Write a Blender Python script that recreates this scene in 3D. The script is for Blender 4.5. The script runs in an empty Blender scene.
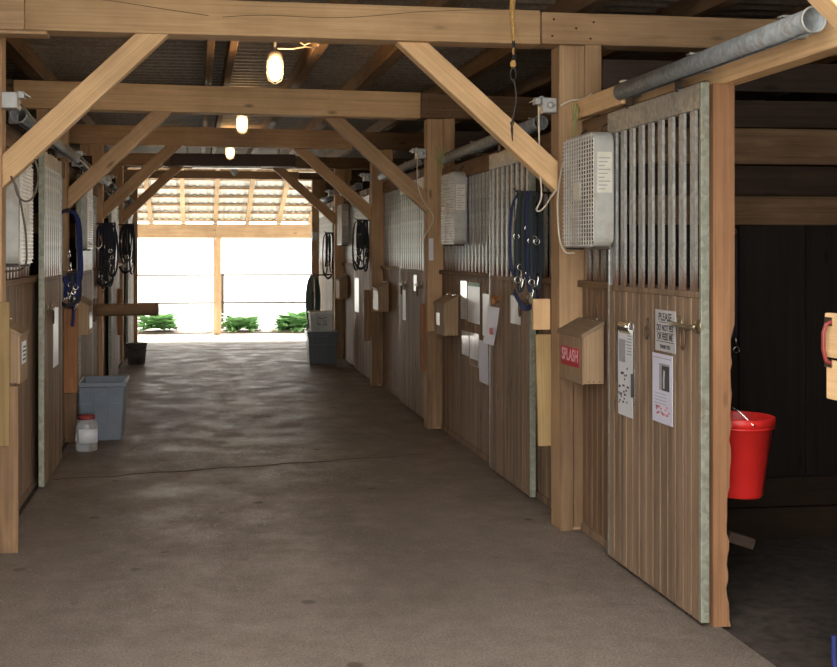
import bpy, bmesh, math, random
from mathutils import Vector, Matrix
random.seed(7)
S = bpy.context.scene
C = S.collection
PI = math.pi
R = math.radians

# ---------------------------------------------------------------- camera
TH = math.atan(135/1100.0)
cam = bpy.data.cameras.new('camera'); co = bpy.data.objects.new('camera', cam); C.objects.link(co)
H = 1.68
co.location = (0, 0, H)
co.rotation_euler = (PI/2, 0, -TH)
cam.sensor_width = 36; cam.lens = 1100*36/837.0
cam.shift_x = (418.5-332)/837.0
cam.shift_y = -(333.5-252)/837.0
cam.clip_start = 0.05; cam.clip_end = 500
S.camera = co

# ---------------------------------------------------------------- light
S.view_settings.view_transform = 'Standard'
S.view_settings.look = 'None'
S.view_settings.gamma = 1
S.view_settings.exposure = 0.75
w = bpy.data.worlds.new('sky'); S.world = w; w.use_nodes = True
bg = w.node_tree.nodes['Background']
bg.inputs[0].default_value = (1.0, 0.97, 0.92, 1)
bg.inputs[1].default_value = 4.2
sun = bpy.data.lights.new('sun', 'SUN'); sun.energy = 9.5; sun.angle = R(1.0); sun.color = (1, .97, .93)
so = bpy.data.objects.new('sun', sun); C.objects.link(so)
so.location = (10, 60, 40)
so.rotation_euler = (R(-53), 0, R(-14))      # shines from beyond the far opening

# ---------------------------------------------------------------- mesh helpers
class MB:
    def __init__(s): s.v = []; s.f = []; s.sm = []
    def add(s, vs, fs, smooth=False):
        n = len(s.v); s.v += [tuple(p) for p in vs]; s.f += [tuple(i+n for i in f) for f in fs]; s.sm += [smooth]*len(fs)
        return s
    def box(s, x0, x1, y0, y1, z0, z1):
        if x0 > x1: x0, x1 = x1, x0
        if y0 > y1: y0, y1 = y1, y0
        if z0 > z1: z0, z1 = z1, z0
        vs = [(x0,y0,z0),(x1,y0,z0),(x1,y1,z0),(x0,y1,z0),(x0,y0,z1),(x1,y0,z1),(x1,y1,z1),(x0,y1,z1)]
        return s.add(vs, [(3,2,1,0),(4,5,6,7),(0,1,5,4),(1,2,6,5),(2,3,7,6),(3,0,4,7)])
    def prism(s, poly, axis, a, b):
        """poly: 2-D points; extruded along axis ('x','y','z') from a to b"""
        def mk(p, t):
            return {'x': (t, p[0], p[1]), 'y': (p[0], t, p[1]), 'z': (p[0], p[1], t)}[axis]
        n = len(poly)
        vs = [mk(p, a) for p in poly] + [mk(p, b) for p in poly]
        fs = [tuple(range(n)), tuple(range(2*n-1, n-1, -1))]
        fs += [(i, n+i, n+(i+1) % n, (i+1) % n) for i in range(n)]
        return s.add(vs, fs)
    def tube(s, pts, r, n=8, cap=True, closed=False, sx=1.0, sy=1.0, up=None):
        pts = [Vector(p) for p in pts]; m = len(pts)
        rs = r if isinstance(r, (list, tuple)) else [r]*m
        vs = []
        prev = None
        for i, p in enumerate(pts):
            if closed: t = pts[(i+1) % m]-pts[i-1]
            else: t = pts[min(i+1, m-1)]-pts[max(i-1, 0)]
            if t.length < 1e-9: t = Vector((0,0,1))
            t.normalize()
            if up is not None: u = Vector(up)
            elif prev is None: u = Vector((0,0,1)) if abs(t.z) < .9 else Vector((1,0,0))
            else: u = prev
            a = (u - t*u.dot(t))
            if a.length < 1e-6: a = t.orthogonal()
            a.normalize(); prev = a
            b = t.cross(a)
            for k in range(n):
                ang = 2*PI*(k+.5)/n
                q = p + a*math.cos(ang)*rs[i]*sx + b*math.sin(ang)*rs[i]*sy
                vs.append(q)
        fs = []
        M = m if closed else m-1
        for i in range(M):
            j = (i+1) % m
            for k in range(n):
                fs.append((i*n+k, i*n+(k+1) % n, j*n+(k+1) % n, j*n+k))
        if cap and not closed:
            fs.append(tuple(range(n-1, -1, -1))); fs.append(tuple((m-1)*n+k for k in range(n)))
        return s.add(vs, fs, n > 4)
    def ribbon(s, pts, wdt, t, wdir, closed=False):
        """flat strap; wdir = direction of the width"""
        pts = [Vector(p) for p in pts]; m = len(pts); wd = Vector(wdir).normalized(); vs = []
        for i, p in enumerate(pts):
            tt = (pts[(i+1) % m]-pts[i-1]) if closed else pts[min(i+1, m-1)]-pts[max(i-1, 0)]
            nn = tt.cross(wd)
            if nn.length < 1e-6: nn = Vector((1,0,0))
            nn.normalize()
            for a, b in ((-1,-1),(1,-1),(1,1),(-1,1)):
                vs.append(p + wd*a*wdt/2 + nn*b*t/2)
        fs = []
        for i in range(m if closed else m-1):
            j = (i+1) % m
            for k in range(4): fs.append((i*4+k, i*4+(k+1) % 4, j*4+(k+1) % 4, j*4+k))
        if not closed: fs += [(3,2,1,0), tuple((m-1)*4+k for k in range(4))]
        return s.add(vs, fs)
    def lathe(s, prof, c=(0,0,0), n=24, cap=True, axis='z'):
        vs = []
        for r, z in prof:
            for k in range(n):
                a = 2*PI*k/n
                p = (r*math.cos(a), r*math.sin(a), z)
                if axis == 'x': p = (p[2], p[0], p[1])
                if axis == 'y': p = (p[0], p[2], p[1])
                vs.append((c[0]+p[0], c[1]+p[1], c[2]+p[2]))
        fs = []
        for i in range(len(prof)-1):
            for k in range(n): fs.append((i*n+k, i*n+(k+1) % n, (i+1)*n+(k+1) % n, (i+1)*n+k))
        s.add(vs, fs, True)
        if cap:
            m = len(s.v)-len(vs)
            if prof[0][0] > 1e-4: s.f.append(tuple(m+k for k in range(n-1, -1, -1))); s.sm.append(False)
            if prof[-1][0] > 1e-4: s.f.append(tuple(m+(len(prof)-1)*n+k for k in range(n))); s.sm.append(False)
        return s
    def ring(s, c, r, t, normal='x', n=16, m=6):
        pts = []
        for k in range(n):
            a = 2*PI*k/n
            u, v = r*math.cos(a), r*math.sin(a)
            pts.append({'x': (c[0], c[1]+u, c[2]+v), 'y': (c[0]+u, c[1], c[2]+v), 'z': (c[0]+u, c[1]+v, c[2])}[normal])
        return s.tube(pts, t, m, closed=True)
    def xf(s, M):
        s.v = [tuple(M @ Vector(p)) for p in s.v]; return s

def build(name, mb, mat, parent=None, bev=0, loc=None):
    """one mesh object; vertices are given in the frame of the parent (or of loc)"""
    me = bpy.data.meshes.new(name)
    me.from_pydata(mb.v, [], mb.f)
    me.polygons.foreach_set('use_smooth', mb.sm)
    bm = bmesh.new(); bm.from_mesh(me); bmesh.ops.recalc_face_normals(bm, faces=bm.faces[:]); bm.to_mesh(me); bm.free()
    me.update()
    me.materials.append(mat)
    o = bpy.data.objects.new(name, me); C.objects.link(o)
    if parent is not None: o.parent = parent
    if loc is not None: o.location = loc
    if bev:
        b = o.modifiers.new('bevel', 'BEVEL'); b.width = bev; b.segments = 2; b.limit_method = 'ANGLE'; b.angle_limit = R(40)
    return o

def tag(o, label, cat, group=None, kind=None):
    o['label'] = label; o['category'] = cat
    if group: o['group'] = group
    if kind: o['kind'] = kind
    return o
def thing(name, loc, label, cat, group=None, rz=0, kind=None):
    o = bpy.data.objects.new(name, None); C.objects.link(o); o.empty_display_size = .1
    o.location = loc; o.rotation_euler = (0, 0, rz)
    return tag(o, label, cat, group, kind)
def copy_tree(o, parent=None):
    c = o.copy(); C.objects.link(c); c.parent = parent
    for ch in list(o.children): copy_tree(ch, c)
    return c

def spline(pts, n=8):
    P = [Vector(p) for p in pts]; out = []
    for i in range(len(P)-1):
        p0 = P[max(i-1, 0)]; p1 = P[i]; p2 = P[i+1]; p3 = P[min(i+2, len(P)-1)]
        for k in range(n):
            t = k/n
            out.append(.5*((2*p1)+(-p0+p2)*t+(2*p0-5*p1+4*p2-p3)*t*t+(-p0+3*p1-3*p2+p3)*t**3))
    out.append(P[-1]); return out
CT, ST = math.cos(TH), math.sin(TH)
def at(px, py, X):
    """where the sight line through a point of the frame meets the vertical plane x = X"""
    d = (1100/CT)*X/(px-197.0)
    return ((d-X*ST)/CT, H+(252-py)*d/1100.0)

# ---------------------------------------------------------------- materials
def new_mat(name):
    m = bpy.data.materials.new(name); m.use_nodes = True
    nt = m.node_tree; b = nt.nodes['Principled BSDF']
    return m, nt, b
def N(nt, t, **kw):
    n = nt.nodes.new(t)
    for k, v in kw.items(): setattr(n, k, v)
    return n
def ramp(nt, fac, stops):
    r = N(nt, 'ShaderNodeValToRGB'); cr = r.color_ramp
    while len(cr.elements) < len(stops): cr.elements.new(.5)
    for e, (p, c) in zip(cr.elements, stops): e.position = p; e.color = (*c, 1) if len(c) == 3 else c
    nt.links.new(fac, r.inputs[0]); return r.outputs[0]
def mixc(nt, fac, a, b, mode='MIX'):
    m = N(nt, 'ShaderNodeMix', data_type='RGBA', blend_type=mode)
    for s_, v in ((m.inputs[0], fac), (m.inputs[6], a), (m.inputs[7], b)):
        if isinstance(v, (int, float)): s_.default_value = v
        elif isinstance(v, tuple): s_.default_value = (*v[:3], 1)
        else: nt.links.new(v, s_)
    return m.outputs[2]
def mth(nt, op, a, b=0.0):
    m = N(nt, 'ShaderNodeMath', operation=op)
    for s_, v in ((m.inputs[0], a), (m.inputs[1], b)):
        if isinstance(v, (int, float)): s_.default_value = v
        else: nt.links.new(v, s_)
    return m.outputs[0]
def noise(nt, vec, scale, detail=4, rough=.55, dist=0):
    n = N(nt, 'ShaderNodeTexNoise'); n.inputs['Scale'].default_value = scale; n.inputs['Detail'].default_value = detail
    n.inputs['Roughness'].default_value = rough; n.inputs['Distortion'].default_value = dist
    nt.links.new(vec, n.inputs['Vector']); return n.outputs['Fac']
def mapping(nt, vec, scale, loc=None):
    m = N(nt, 'ShaderNodeMapping'); m.inputs['Scale'].default_value = scale
    nt.links.new(vec, m.inputs['Vector'])
    if loc is not None: nt.links.new(loc, m.inputs['Location'])
    return m.outputs[0]
def bump(nt, b, h, strength=.3, dist=.01):
    n = N(nt, 'ShaderNodeBump'); n.inputs['Strength'].default_value = strength; n.inputs['Distance'].default_value = dist
    nt.links.new(h, n.inputs['Height']); nt.links.new(n.outputs[0], b.inputs['Normal'])

def wood(name, light, dark, axis='z', rough=.75, plank=None, vary=.18, knots=True, grime=None, pitch=.09):
    m, nt, b = new_mat(name)
    tc = N(nt, 'ShaderNodeTexCoord').outputs['Object']
    oi = N(nt, 'ShaderNodeObjectInfo').outputs['Random']
    cx = N(nt, 'ShaderNodeCombineXYZ')
    off = mth(nt, 'MULTIPLY', oi, 37.0)
    for i in range(3): nt.links.new(off, cx.inputs[i])
    rnd = oi
    if plank:
        sx = N(nt, 'ShaderNodeSeparateXYZ'); nt.links.new(tc, sx.inputs[0])
        fl = mth(nt, 'FLOOR', mth(nt, 'DIVIDE', sx.outputs['XYZ'.index(plank.upper())], pitch))
        wn = N(nt, 'ShaderNodeTexWhiteNoise', noise_dimensions='1D'); nt.links.new(fl, wn.inputs['W'])
        rnd = wn.outputs['Value']
        off = mth(nt, 'ADD', off, mth(nt, 'MULTIPLY', rnd, 19.0))
        for i in range(3): nt.links.new(off, cx.inputs[i])
    sc = {'x': (1.0, 11, 11), 'y': (11, 1.0, 11), 'z': (11, 11, 1.0)}[axis]
    g = noise(nt, mapping(nt, tc, sc, cx.outputs[0]), 1.6, 6, .65, .8)
    sc2 = {'x': (.5, 90, 90), 'y': (90, .5, 90), 'z': (90, 90, .5)}[axis]
    fine = noise(nt, mapping(nt, tc, sc2, cx.outputs[0]), 1.0, 3, .6)
    big = noise(nt, mapping(nt, tc, (1.5, 1.5, 1.5), cx.outputs[0]), 1.3, 4, .6)
    col = ramp(nt, g, [(.30, dark), (.55, tuple((a+c)/2 for a, c in zip(light, dark))), (.72, light)])
    col = mixc(nt, .28, col, ramp(nt, fine, [(.35, tuple(c*.7 for c in dark)), (.6, light)]))
    col = mixc(nt, .55, col, ramp(nt, big, [(.3, (.62,.58,.54)), (.7, (1.12,1.1,1.08))]), 'MULTIPLY')
    v = N(nt, 'ShaderNodeMapRange'); v.inputs['To Min'].default_value = 1-vary; v.inputs['To Max'].default_value = 1+vary
    nt.links.new(rnd, v.inputs[0])
    hv = N(nt, 'ShaderNodeHueSaturation'); nt.links.new(v.outputs[0], hv.inputs['Value']); nt.links.new(col, hv.inputs['Color'])
    col = hv.outputs[0]
    if knots:
        vo = N(nt, 'ShaderNodeTexVoronoi'); vo.inputs['Scale'].default_value = 1.0
        ks = {'x': (2.0, 6, 6), 'y': (6, 2.0, 6), 'z': (6, 6, 2.0)}[axis]
        nt.links.new(mapping(nt, tc, ks, cx.outputs[0]), vo.inputs['Vector'])
        kf = ramp(nt, vo.outputs['Distance'], [(.05, (.75,)*3), (.13, (0,)*3)])
        col = mixc(nt, kf, col, tuple(c*.35 for c in dark))
    nt.links.new(col, b.inputs['Base Color'])
    b.inputs['Roughness'].default_value = rough
    b.inputs['Specular IOR Level'].default_value = .3
    bump(nt, b, mth(nt, 'ADD', g, mth(nt, 'MULTIPLY', fine, .6)), .35, .004)
    return m

def plain(name, col, rough=.6, metal=0, nscale=12, var=.12, bumpy=0, spec=.5, dirt=None):
    m, nt, b = new_mat(name)
    tc = N(nt, 'ShaderNodeTexCoord').outputs['Object']
    n = noise(nt, tc, nscale, 5)
    c = ramp(nt, n, [(.3, tuple(x*(1-var) for x in col)), (.7, tuple(min(1, x*(1+var)) for x in col))])
    if dirt:
        n2 = noise(nt, tc, nscale*.4, 6, .7)
        c = mixc(nt, ramp(nt, n2, [(.48, (0,)*3), (.7, (.85,)*3)]), c, dirt)
    nt.links.new(c, b.inputs['Base Color'])
    b.inputs['Roughness'].default_value = rough; b.inputs['Metallic'].default_value = metal
    b.inputs['Specular IOR Level'].default_value = spec
    if bumpy: bump(nt, b, n, bumpy, .004)
    return m

def galv(name, col=(.38,.385,.365), rust_z=None, metal=.55, rough=.42):
    m, nt, b = new_mat(name)
    tc = N(nt, 'ShaderNodeTexCoord').outputs['Object']
    vo = N(nt, 'ShaderNodeTexVoronoi'); vo.inputs['Scale'].default_value = 45; nt.links.new(tc, vo.inputs['Vector'])
    sp = N(nt, 'ShaderNodeSeparateColor'); nt.links.new(vo.outputs['Color'], sp.inputs[0])
    c = ramp(nt, sp.outputs[0], [(0, tuple(x*.78 for x in col)), (1, tuple(x*1.15 for x in col))])
    n1 = noise(nt, mapping(nt, tc, (9, 9, 2.2)), 1.5, 6, .7)
    c = mixc(nt, ramp(nt, n1, [(.52, (0,)*3), (.72, (.7,)*3)]), c, (.17,.115,.07))
    if rust_z:
        sx = N(nt, 'ShaderNodeSeparateXYZ'); nt.links.new(tc, sx.inputs[0])
        mr = N(nt, 'ShaderNodeMapRange'); mr.inputs['From Min'].default_value = rust_z[0]; mr.inputs['From Max'].default_value = rust_z[1]
        mr.inputs['To Min'].default_value = 1; mr.inputs['To Max'].default_value = 0
        nt.links.new(sx.outputs[2], mr.inputs[0])
        f = mth(nt, 'MULTIPLY', mr.outputs[0], mth(nt, 'MULTIPLY', n1, 1.9))
        f = ramp(nt, f, [(.3, (0,)*3), (.75, (.9,)*3)])
        c = mixc(nt, f, c, (.16,.07,.035))
    nt.links.new(c, b.inputs['Base Color'])
    b.inputs['Metallic'].default_value = metal; b.inputs['Roughness'].default_value = rough
    bump(nt, b, n1, .12, .003)
    return m

M = {}
BL, BD = (.76,.52,.29), (.56,.355,.18)
for ax in 'xyz': M['beam_'+ax] = wood('timber_'+ax, BL, BD, ax)
for ax in 'xyz': M['mid_'+ax] = wood('seasoned_dimmed_timber_'+ax, (.58,.385,.22), (.38,.235,.125), ax)  # own brown of posts and splice; on far beams and braces, painted light falloff
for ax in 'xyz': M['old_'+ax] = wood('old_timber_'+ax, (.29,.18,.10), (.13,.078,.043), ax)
M['red_z'] = wood('reddish_plank', (.42,.20,.09), (.22,.095,.04), 'z')
M['yellow_z'] = wood('yellow_plank', (.36,.26,.12), (.22,.14,.06), 'z', knots=False)
M['jamb'] = wood('jamb_timber', (.33,.175,.088), (.18,.09,.045), 'z')
M['bead'] = wood('beadboard', (.35,.245,.165), (.155,.10,.062), 'z', plank='y', vary=.2, rough=.7, pitch=.085)
M['bead_red'] = wood('beadboard_wall', (.25,.155,.092), (.13,.075,.042), 'z', plank='y', vary=.14, rough=.6, pitch=.085)
M['board'] = wood('box_board', (.44,.31,.19), (.29,.19,.11), 'z', knots=False)
M['board_y'] = wood('box_lid_board', (.33,.24,.15), (.22,.15,.09), 'y', knots=False)
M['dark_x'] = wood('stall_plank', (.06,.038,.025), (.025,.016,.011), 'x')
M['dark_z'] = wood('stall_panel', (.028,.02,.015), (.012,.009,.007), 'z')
M['galv'] = galv('galvanised_steel')
M['bars'] = galv('galvanised_bars', (.40,.40,.375), rust_z=(1.46, 1.72), metal=.3)
M['stile'] = galv('pale_green_steel', (.27,.28,.22), metal=.3, rough=.55)
M['track'] = galv('track_steel', (.27,.29,.30), metal=.3, rough=.6)
M['roof'] = galv('dull_roof_steel', (.27,.225,.18), metal=.2, rough=.7)
M['iron'] = plain('dark_iron', (.045,.038,.032), .5, .4, dirt=(.16,.08,.04))
M['chrome'] = plain('snap_metal', (.75,.74,.70), .22, 1.0)
M['brass'] = plain('tarnished_brass', (.33,.28,.19), .35, .9)
M['navy'] = plain('navy_webbing', (.008,.012,.045), .8, bumpy=.3, nscale=120)
M['black'] = plain('black_webbing', (.012,.013,.018), .75, bumpy=.3, nscale=120)
M['green'] = plain('dark_green_webbing', (.010,.018,.018), .75, bumpy=.3, nscale=120)
M['blue'] = plain('blue_rope', (.006,.016,.11), .75, bumpy=.5, nscale=150)
M['maroon'] = plain('maroon_webbing', (.09,.01,.015), .8)
M['cord'] = plain('pale_cord', (.62,.54,.42), .6)
M['cord_d'] = plain('dark_cord', (.10,.075,.055), .6)
M['twine'] = plain('yellow_twine', (.62,.36,.12), .9, nscale=60, var=.3, bumpy=.6)
M['fan_grey'] = plain('fan_housing_paint', (.38,.38,.355), .45, dirt=(.27,.22,.16))
M['fan_wire'] = plain('fan_guard_metal', (.74,.71,.64), .4, .15, dirt=(.42,.34,.25))
M['fan_dark'] = plain('fan_blade_metal', (.05,.045,.04), .5, .3)
M['label'] = plain('label_paper', (.60,.57,.48), .6)
M['ink'] = plain('printed_ink', (.05,.05,.055), .7)
M['ink_grey'] = plain('grey_ink', (.30,.30,.32), .7)
M['paper'] = plain('white_paper', (.62,.62,.65), .35, nscale=3, var=.05)
M['paper_lilac'] = plain('lilac_paper', (.56,.55,.66), .5, nscale=3, var=.05)
M['card'] = plain('grey_card', (.45,.44,.44), .5, nscale=4, var=.08)
M['pink'] = plain('pink_marker', (.60,.20,.24), .7)
M['plastic_film'] = plain('clear_sleeve', (.62,.64,.66), .12, nscale=6, var=.2)
M['sign_red'] = plain('red_sign_paint', (.42,.035,.045), .6, nscale=40)
M['sign_pink'] = plain('pink_lettering', (.72,.38,.42), .6)
M['tote'] = plain('blue_grey_plastic', (.13,.16,.205), .4, dirt=(.14,.14,.14), nscale=8)
M['tote_dark'] = plain('dark_grey_plastic', (.035,.042,.05), .35, nscale=8)
M['white_plastic'] = plain('white_plastic', (.70,.69,.64), .4)
M['red_plastic'] = plain('red_rubber', (.62,.022,.018), .42, nscale=5, var=.1)
M['red_cap'] = plain('red_cap', (.22,.03,.03), .4)
M['steel_pail'] = plain('pail_steel', (.26,.27,.27), .4, .7, dirt=(.15,.13,.11))
M['hose'] = plain('green_hose', (.045,.09,.085), .4)
M['leaf'] = plain('leaf_green', (.30,.55,.24), .5, nscale=8, var=.4)
M['straw'] = plain('dry_grass', (.30,.30,.12), .9)
M['outlet'] = plain('grey_outlet_box', (.42,.43,.42), .4, .3)
M['header'] = plain('dark_header_board', (.06,.035,.028), .6)
M['soil'] = plain('garden_soil', (.16,.12,.09), .95, nscale=20, var=.4, bumpy=.8)
M['porch_wood'] = wood('porch_timber', (.62,.45,.27), (.44,.29,.16), 'y')
M['porch_x'] = wood('porch_beam_timber', (.62,.45,.27), (.44,.29,.16), 'x')
M['porch_z'] = wood('porch_post_timber', (.60,.42,.25), (.42,.28,.15), 'z')
M['porch_roof'] = plain('porch_sheet_steel', (.66,.66,.62), .5, .1)
M['socket'] = plain('lamp_socket', (.35,.33,.30), .5, .3)
m, nt, b = new_mat('clear_plastic'); M['clear'] = m
b.inputs['Base Color'].default_value = (.85,.85,.87,1); b.inputs['Transmission Weight'].default_value = .75; b.inputs['Roughness'].default_value = .25
m, nt, b = new_mat('lit_globe'); M['globe_lit'] = m
b.inputs['Base Color'].default_value = (1,.9,.7,1); b.inputs['Emission Color'].default_value = (1,.78,.42,1); b.inputs['Emission Strength'].default_value = 2.6
m, nt, b = new_mat('unlit_globe'); M['globe_off'] = m
b.inputs['Base Color'].default_value = (.85,.88,.9,1); b.inputs['Transmission Weight'].default_value = .4; b.inputs['Roughness'].default_value = .2

# floor: worn brown concrete
def floor_mat():
    m, nt, b = new_mat('worn_concrete')
    tc = N(nt, 'ShaderNodeTexCoord').outputs['Object']
    big = noise(nt, mapping(nt, tc, (1, .6, 1)), .8, 6, .62, .3)
    med = noise(nt, tc, 9, 6, .7)
    fin = noise(nt, tc, 90, 3, .7)
    col = ramp(nt, big, [(.3, (.140,.117,.100)), (.5, (.178,.150,.129)), (.72, (.235,.200,.174))])
    col = mixc(nt, .5, col, ramp(nt, med, [(.3, (.66,.64,.62)), (.7, (1.25,1.24,1.22))]), 'MULTIPLY')
    col = mixc(nt, .6, col, ramp(nt, fin, [(.35, (.35,.35,.35)), (.65, (1.55,1.5,1.45))]), 'MULTIPLY')
    vo = N(nt, 'ShaderNodeTexVoronoi'); vo.inputs['Scale'].default_value = 2.1; nt.links.new(mapping(nt, tc, (1,1,1)), vo.inputs['Vector'])
    n3 = noise(nt, tc, 30, 3)
    dd = mth(nt, 'ADD', vo.outputs['Distance'], mth(nt, 'MULTIPLY', n3, .06))
    spot = ramp(nt, dd, [(.085, (.75,)*3), (.12, (0,)*3)])
    col = mixc(nt, spot, col, (.05,.035,.025))
    vo2 = N(nt, 'ShaderNodeTexVoronoi'); vo2.inputs['Scale'].default_value = 24; nt.links.new(tc, vo2.inputs['Vector'])
    sx = N(nt, 'ShaderNodeSeparateXYZ'); nt.links.new(tc, sx.inputs[0])
    gl = ramp(nt, vo2.outputs['Distance'], [(.10, (1,)*3), (.20, (0,)*3)])
    patch = ramp(nt, noise(nt, tc, .7, 3), [(.40, (.1,)*3), (.6, (.8,)*3)])
    mr = N(nt, 'ShaderNodeMapRange'); mr.inputs['From Min'].default_value = 4.5; mr.inputs['From Max'].default_value = 8
    nt.links.new(sx.outputs[1], mr.inputs[0])
    patch = mth(nt, 'MULTIPLY', patch, mth(nt, 'ADD', mth(nt, 'MULTIPLY', mr.outputs[0], .8), .2))
    col = mixc(nt, mth(nt, 'MULTIPLY', gl, patch), col, (.46,.45,.43))
    nt.links.new(col, b.inputs['Base Color'])
    rr = ramp(nt, noise(nt, tc, 2.5, 6, .7), [(.35, (.42,)*3), (.65, (.75,)*3)])
    nt.links.new(rr, b.inputs['Roughness'])
    b.inputs['Specular IOR Level'].default_value = .3
    bump(nt, b, mth(nt, 'ADD', mth(nt, 'MULTIPLY', fin, .5), med), .35, .006)
    return m
M['floor'] = floor_mat()
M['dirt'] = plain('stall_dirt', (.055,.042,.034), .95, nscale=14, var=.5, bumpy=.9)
M['ground'] = plain('pale_gravel', (.66,.65,.62), .9, nscale=2, var=.12)
M['field'] = plain('bright_grass_field', (.66,.68,.62), .95, nscale=1, var=.15)

# ---------------------------------------------------------------- layout constants
YR = [2.90, 6.42, 10.25, 13.60, 17.30, 20.80]      # near faces of the right posts
YL = [2.90, 6.35,  9.95, 13.30, 17.00, 20.60]      # near faces of the left posts
XR = 2.17                                           # aisle face of right posts
XL = [-1.09, -1.09, -1.14, -1.11, -1.12, -1.09]
ZB = [2.94, 2.93, 2.945, 2.96, 3.00, 3.05]
def ceil_z(y): return 3.35+.009*(y-6.4)
ORD = ['', 'nearest', 'second', 'third', 'fourth', 'farthest']

# ---------------------------------------------------------------- the setting
fl = build('floor', MB().box(-1.12, 2.33, -1.5, 20.35, -.3, 0), M['floor']); tag(fl, 'brown worn concrete aisle floor', 'floor', kind='structure')
cr = MB()
pts = []
random.seed(3)
for i in range(40):
    x = -1.05+i*.078
    pts.append((x, 8.30+.018*i+.02*math.sin(i*.9)+random.uniform(-.012,.012), .0005))
cr.ribbon(pts, .012, .002, (0,1,0))
pts = [(-1.05+i*.085, 19.0+.01*math.sin(i), .0005) for i in range(40)]
cr.ribbon(pts, .03, .002, (0,1,0))
build('crack', cr, plain('crack_dirt', (.035,.026,.02), .9), fl)
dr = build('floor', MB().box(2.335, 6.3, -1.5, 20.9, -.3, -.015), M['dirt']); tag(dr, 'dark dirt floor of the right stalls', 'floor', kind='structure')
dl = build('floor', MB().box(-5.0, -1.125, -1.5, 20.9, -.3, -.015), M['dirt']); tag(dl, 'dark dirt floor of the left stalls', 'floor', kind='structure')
# threshold slab a little lower outside the barn
ap = build('floor', MB().box(-1.12, 2.33, 20.36, 21.2, -.3, -.035), M['ground']); tag(ap, 'pale concrete threshold under the far opening', 'floor', kind='structure')
gr = build('ground', MB().box(-60, 60, 21.2, 27.0, -.5, -.2).box(-60, -5.3, -1.5, 21.2, -.5, -.2).box(6.5, 60, -1.5, 21.2, -.5, -.2), M['ground'])
tag(gr, 'pale sunlit gravel outside the far opening', 'ground', kind='structure')
g2 = build('ground', MB().box(-60, 60, 27.0, 140, -.5, -.2), M['field']); tag(g2, 'bright grass field beyond the fence', 'ground', kind='structure')
g3 = build('ground', MB().box(-60, 60, -60, -1.5, -.5, -.02), M['ground']); tag(g3, 'gravel yard behind the viewer', 'ground', kind='structure')

# corrugated ceiling, ribs running across the aisle
mb = MB(); vs = []; n = 0
y = 3.2
while y < 21.1:
    z = ceil_z(y)+(.03 if n % 4 in (1, 2) else 0)
    vs += [(-5.1, y, z), (6.4, y, z), ]
    y += .045; n += 1
fs = [(2*i, 2*i+1, 2*i+3, 2*i+2) for i in range(n-1)]
mb.add(vs, fs)
for xa, xb in ((-5.1, -1.35), (2.42, 6.4)):
    mb.box(xa, xb, -1.0, 3.2, ceil_z(3.2), ceil_z(3.2)+.03)
ce = build('ceiling', mb, M['roof']); tag(ce, 'corrugated steel ceiling sheets above the joists', 'ceiling', kind='structure')
so_ = ce.modifiers.new('solid', 'SOLIDIFY'); so_.thickness = .02; so_.offset = 1
# outer walls and the far gable
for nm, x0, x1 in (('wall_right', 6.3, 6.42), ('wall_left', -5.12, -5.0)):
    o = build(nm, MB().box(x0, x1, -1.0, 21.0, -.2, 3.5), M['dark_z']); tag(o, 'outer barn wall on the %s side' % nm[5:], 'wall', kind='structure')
o = build('wall_far', MB().box(-5.0, -1.30, 21.0, 21.1, -.2, 3.5).box(2.36, 6.3, 21.0, 21.1, -.2, 3.5).box(-1.30, 2.36, 21.0, 21.1, 3.27, 3.5), M['old_x'])
tag(o, 'dark gable wall around the far opening', 'wall', kind='structure')

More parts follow.
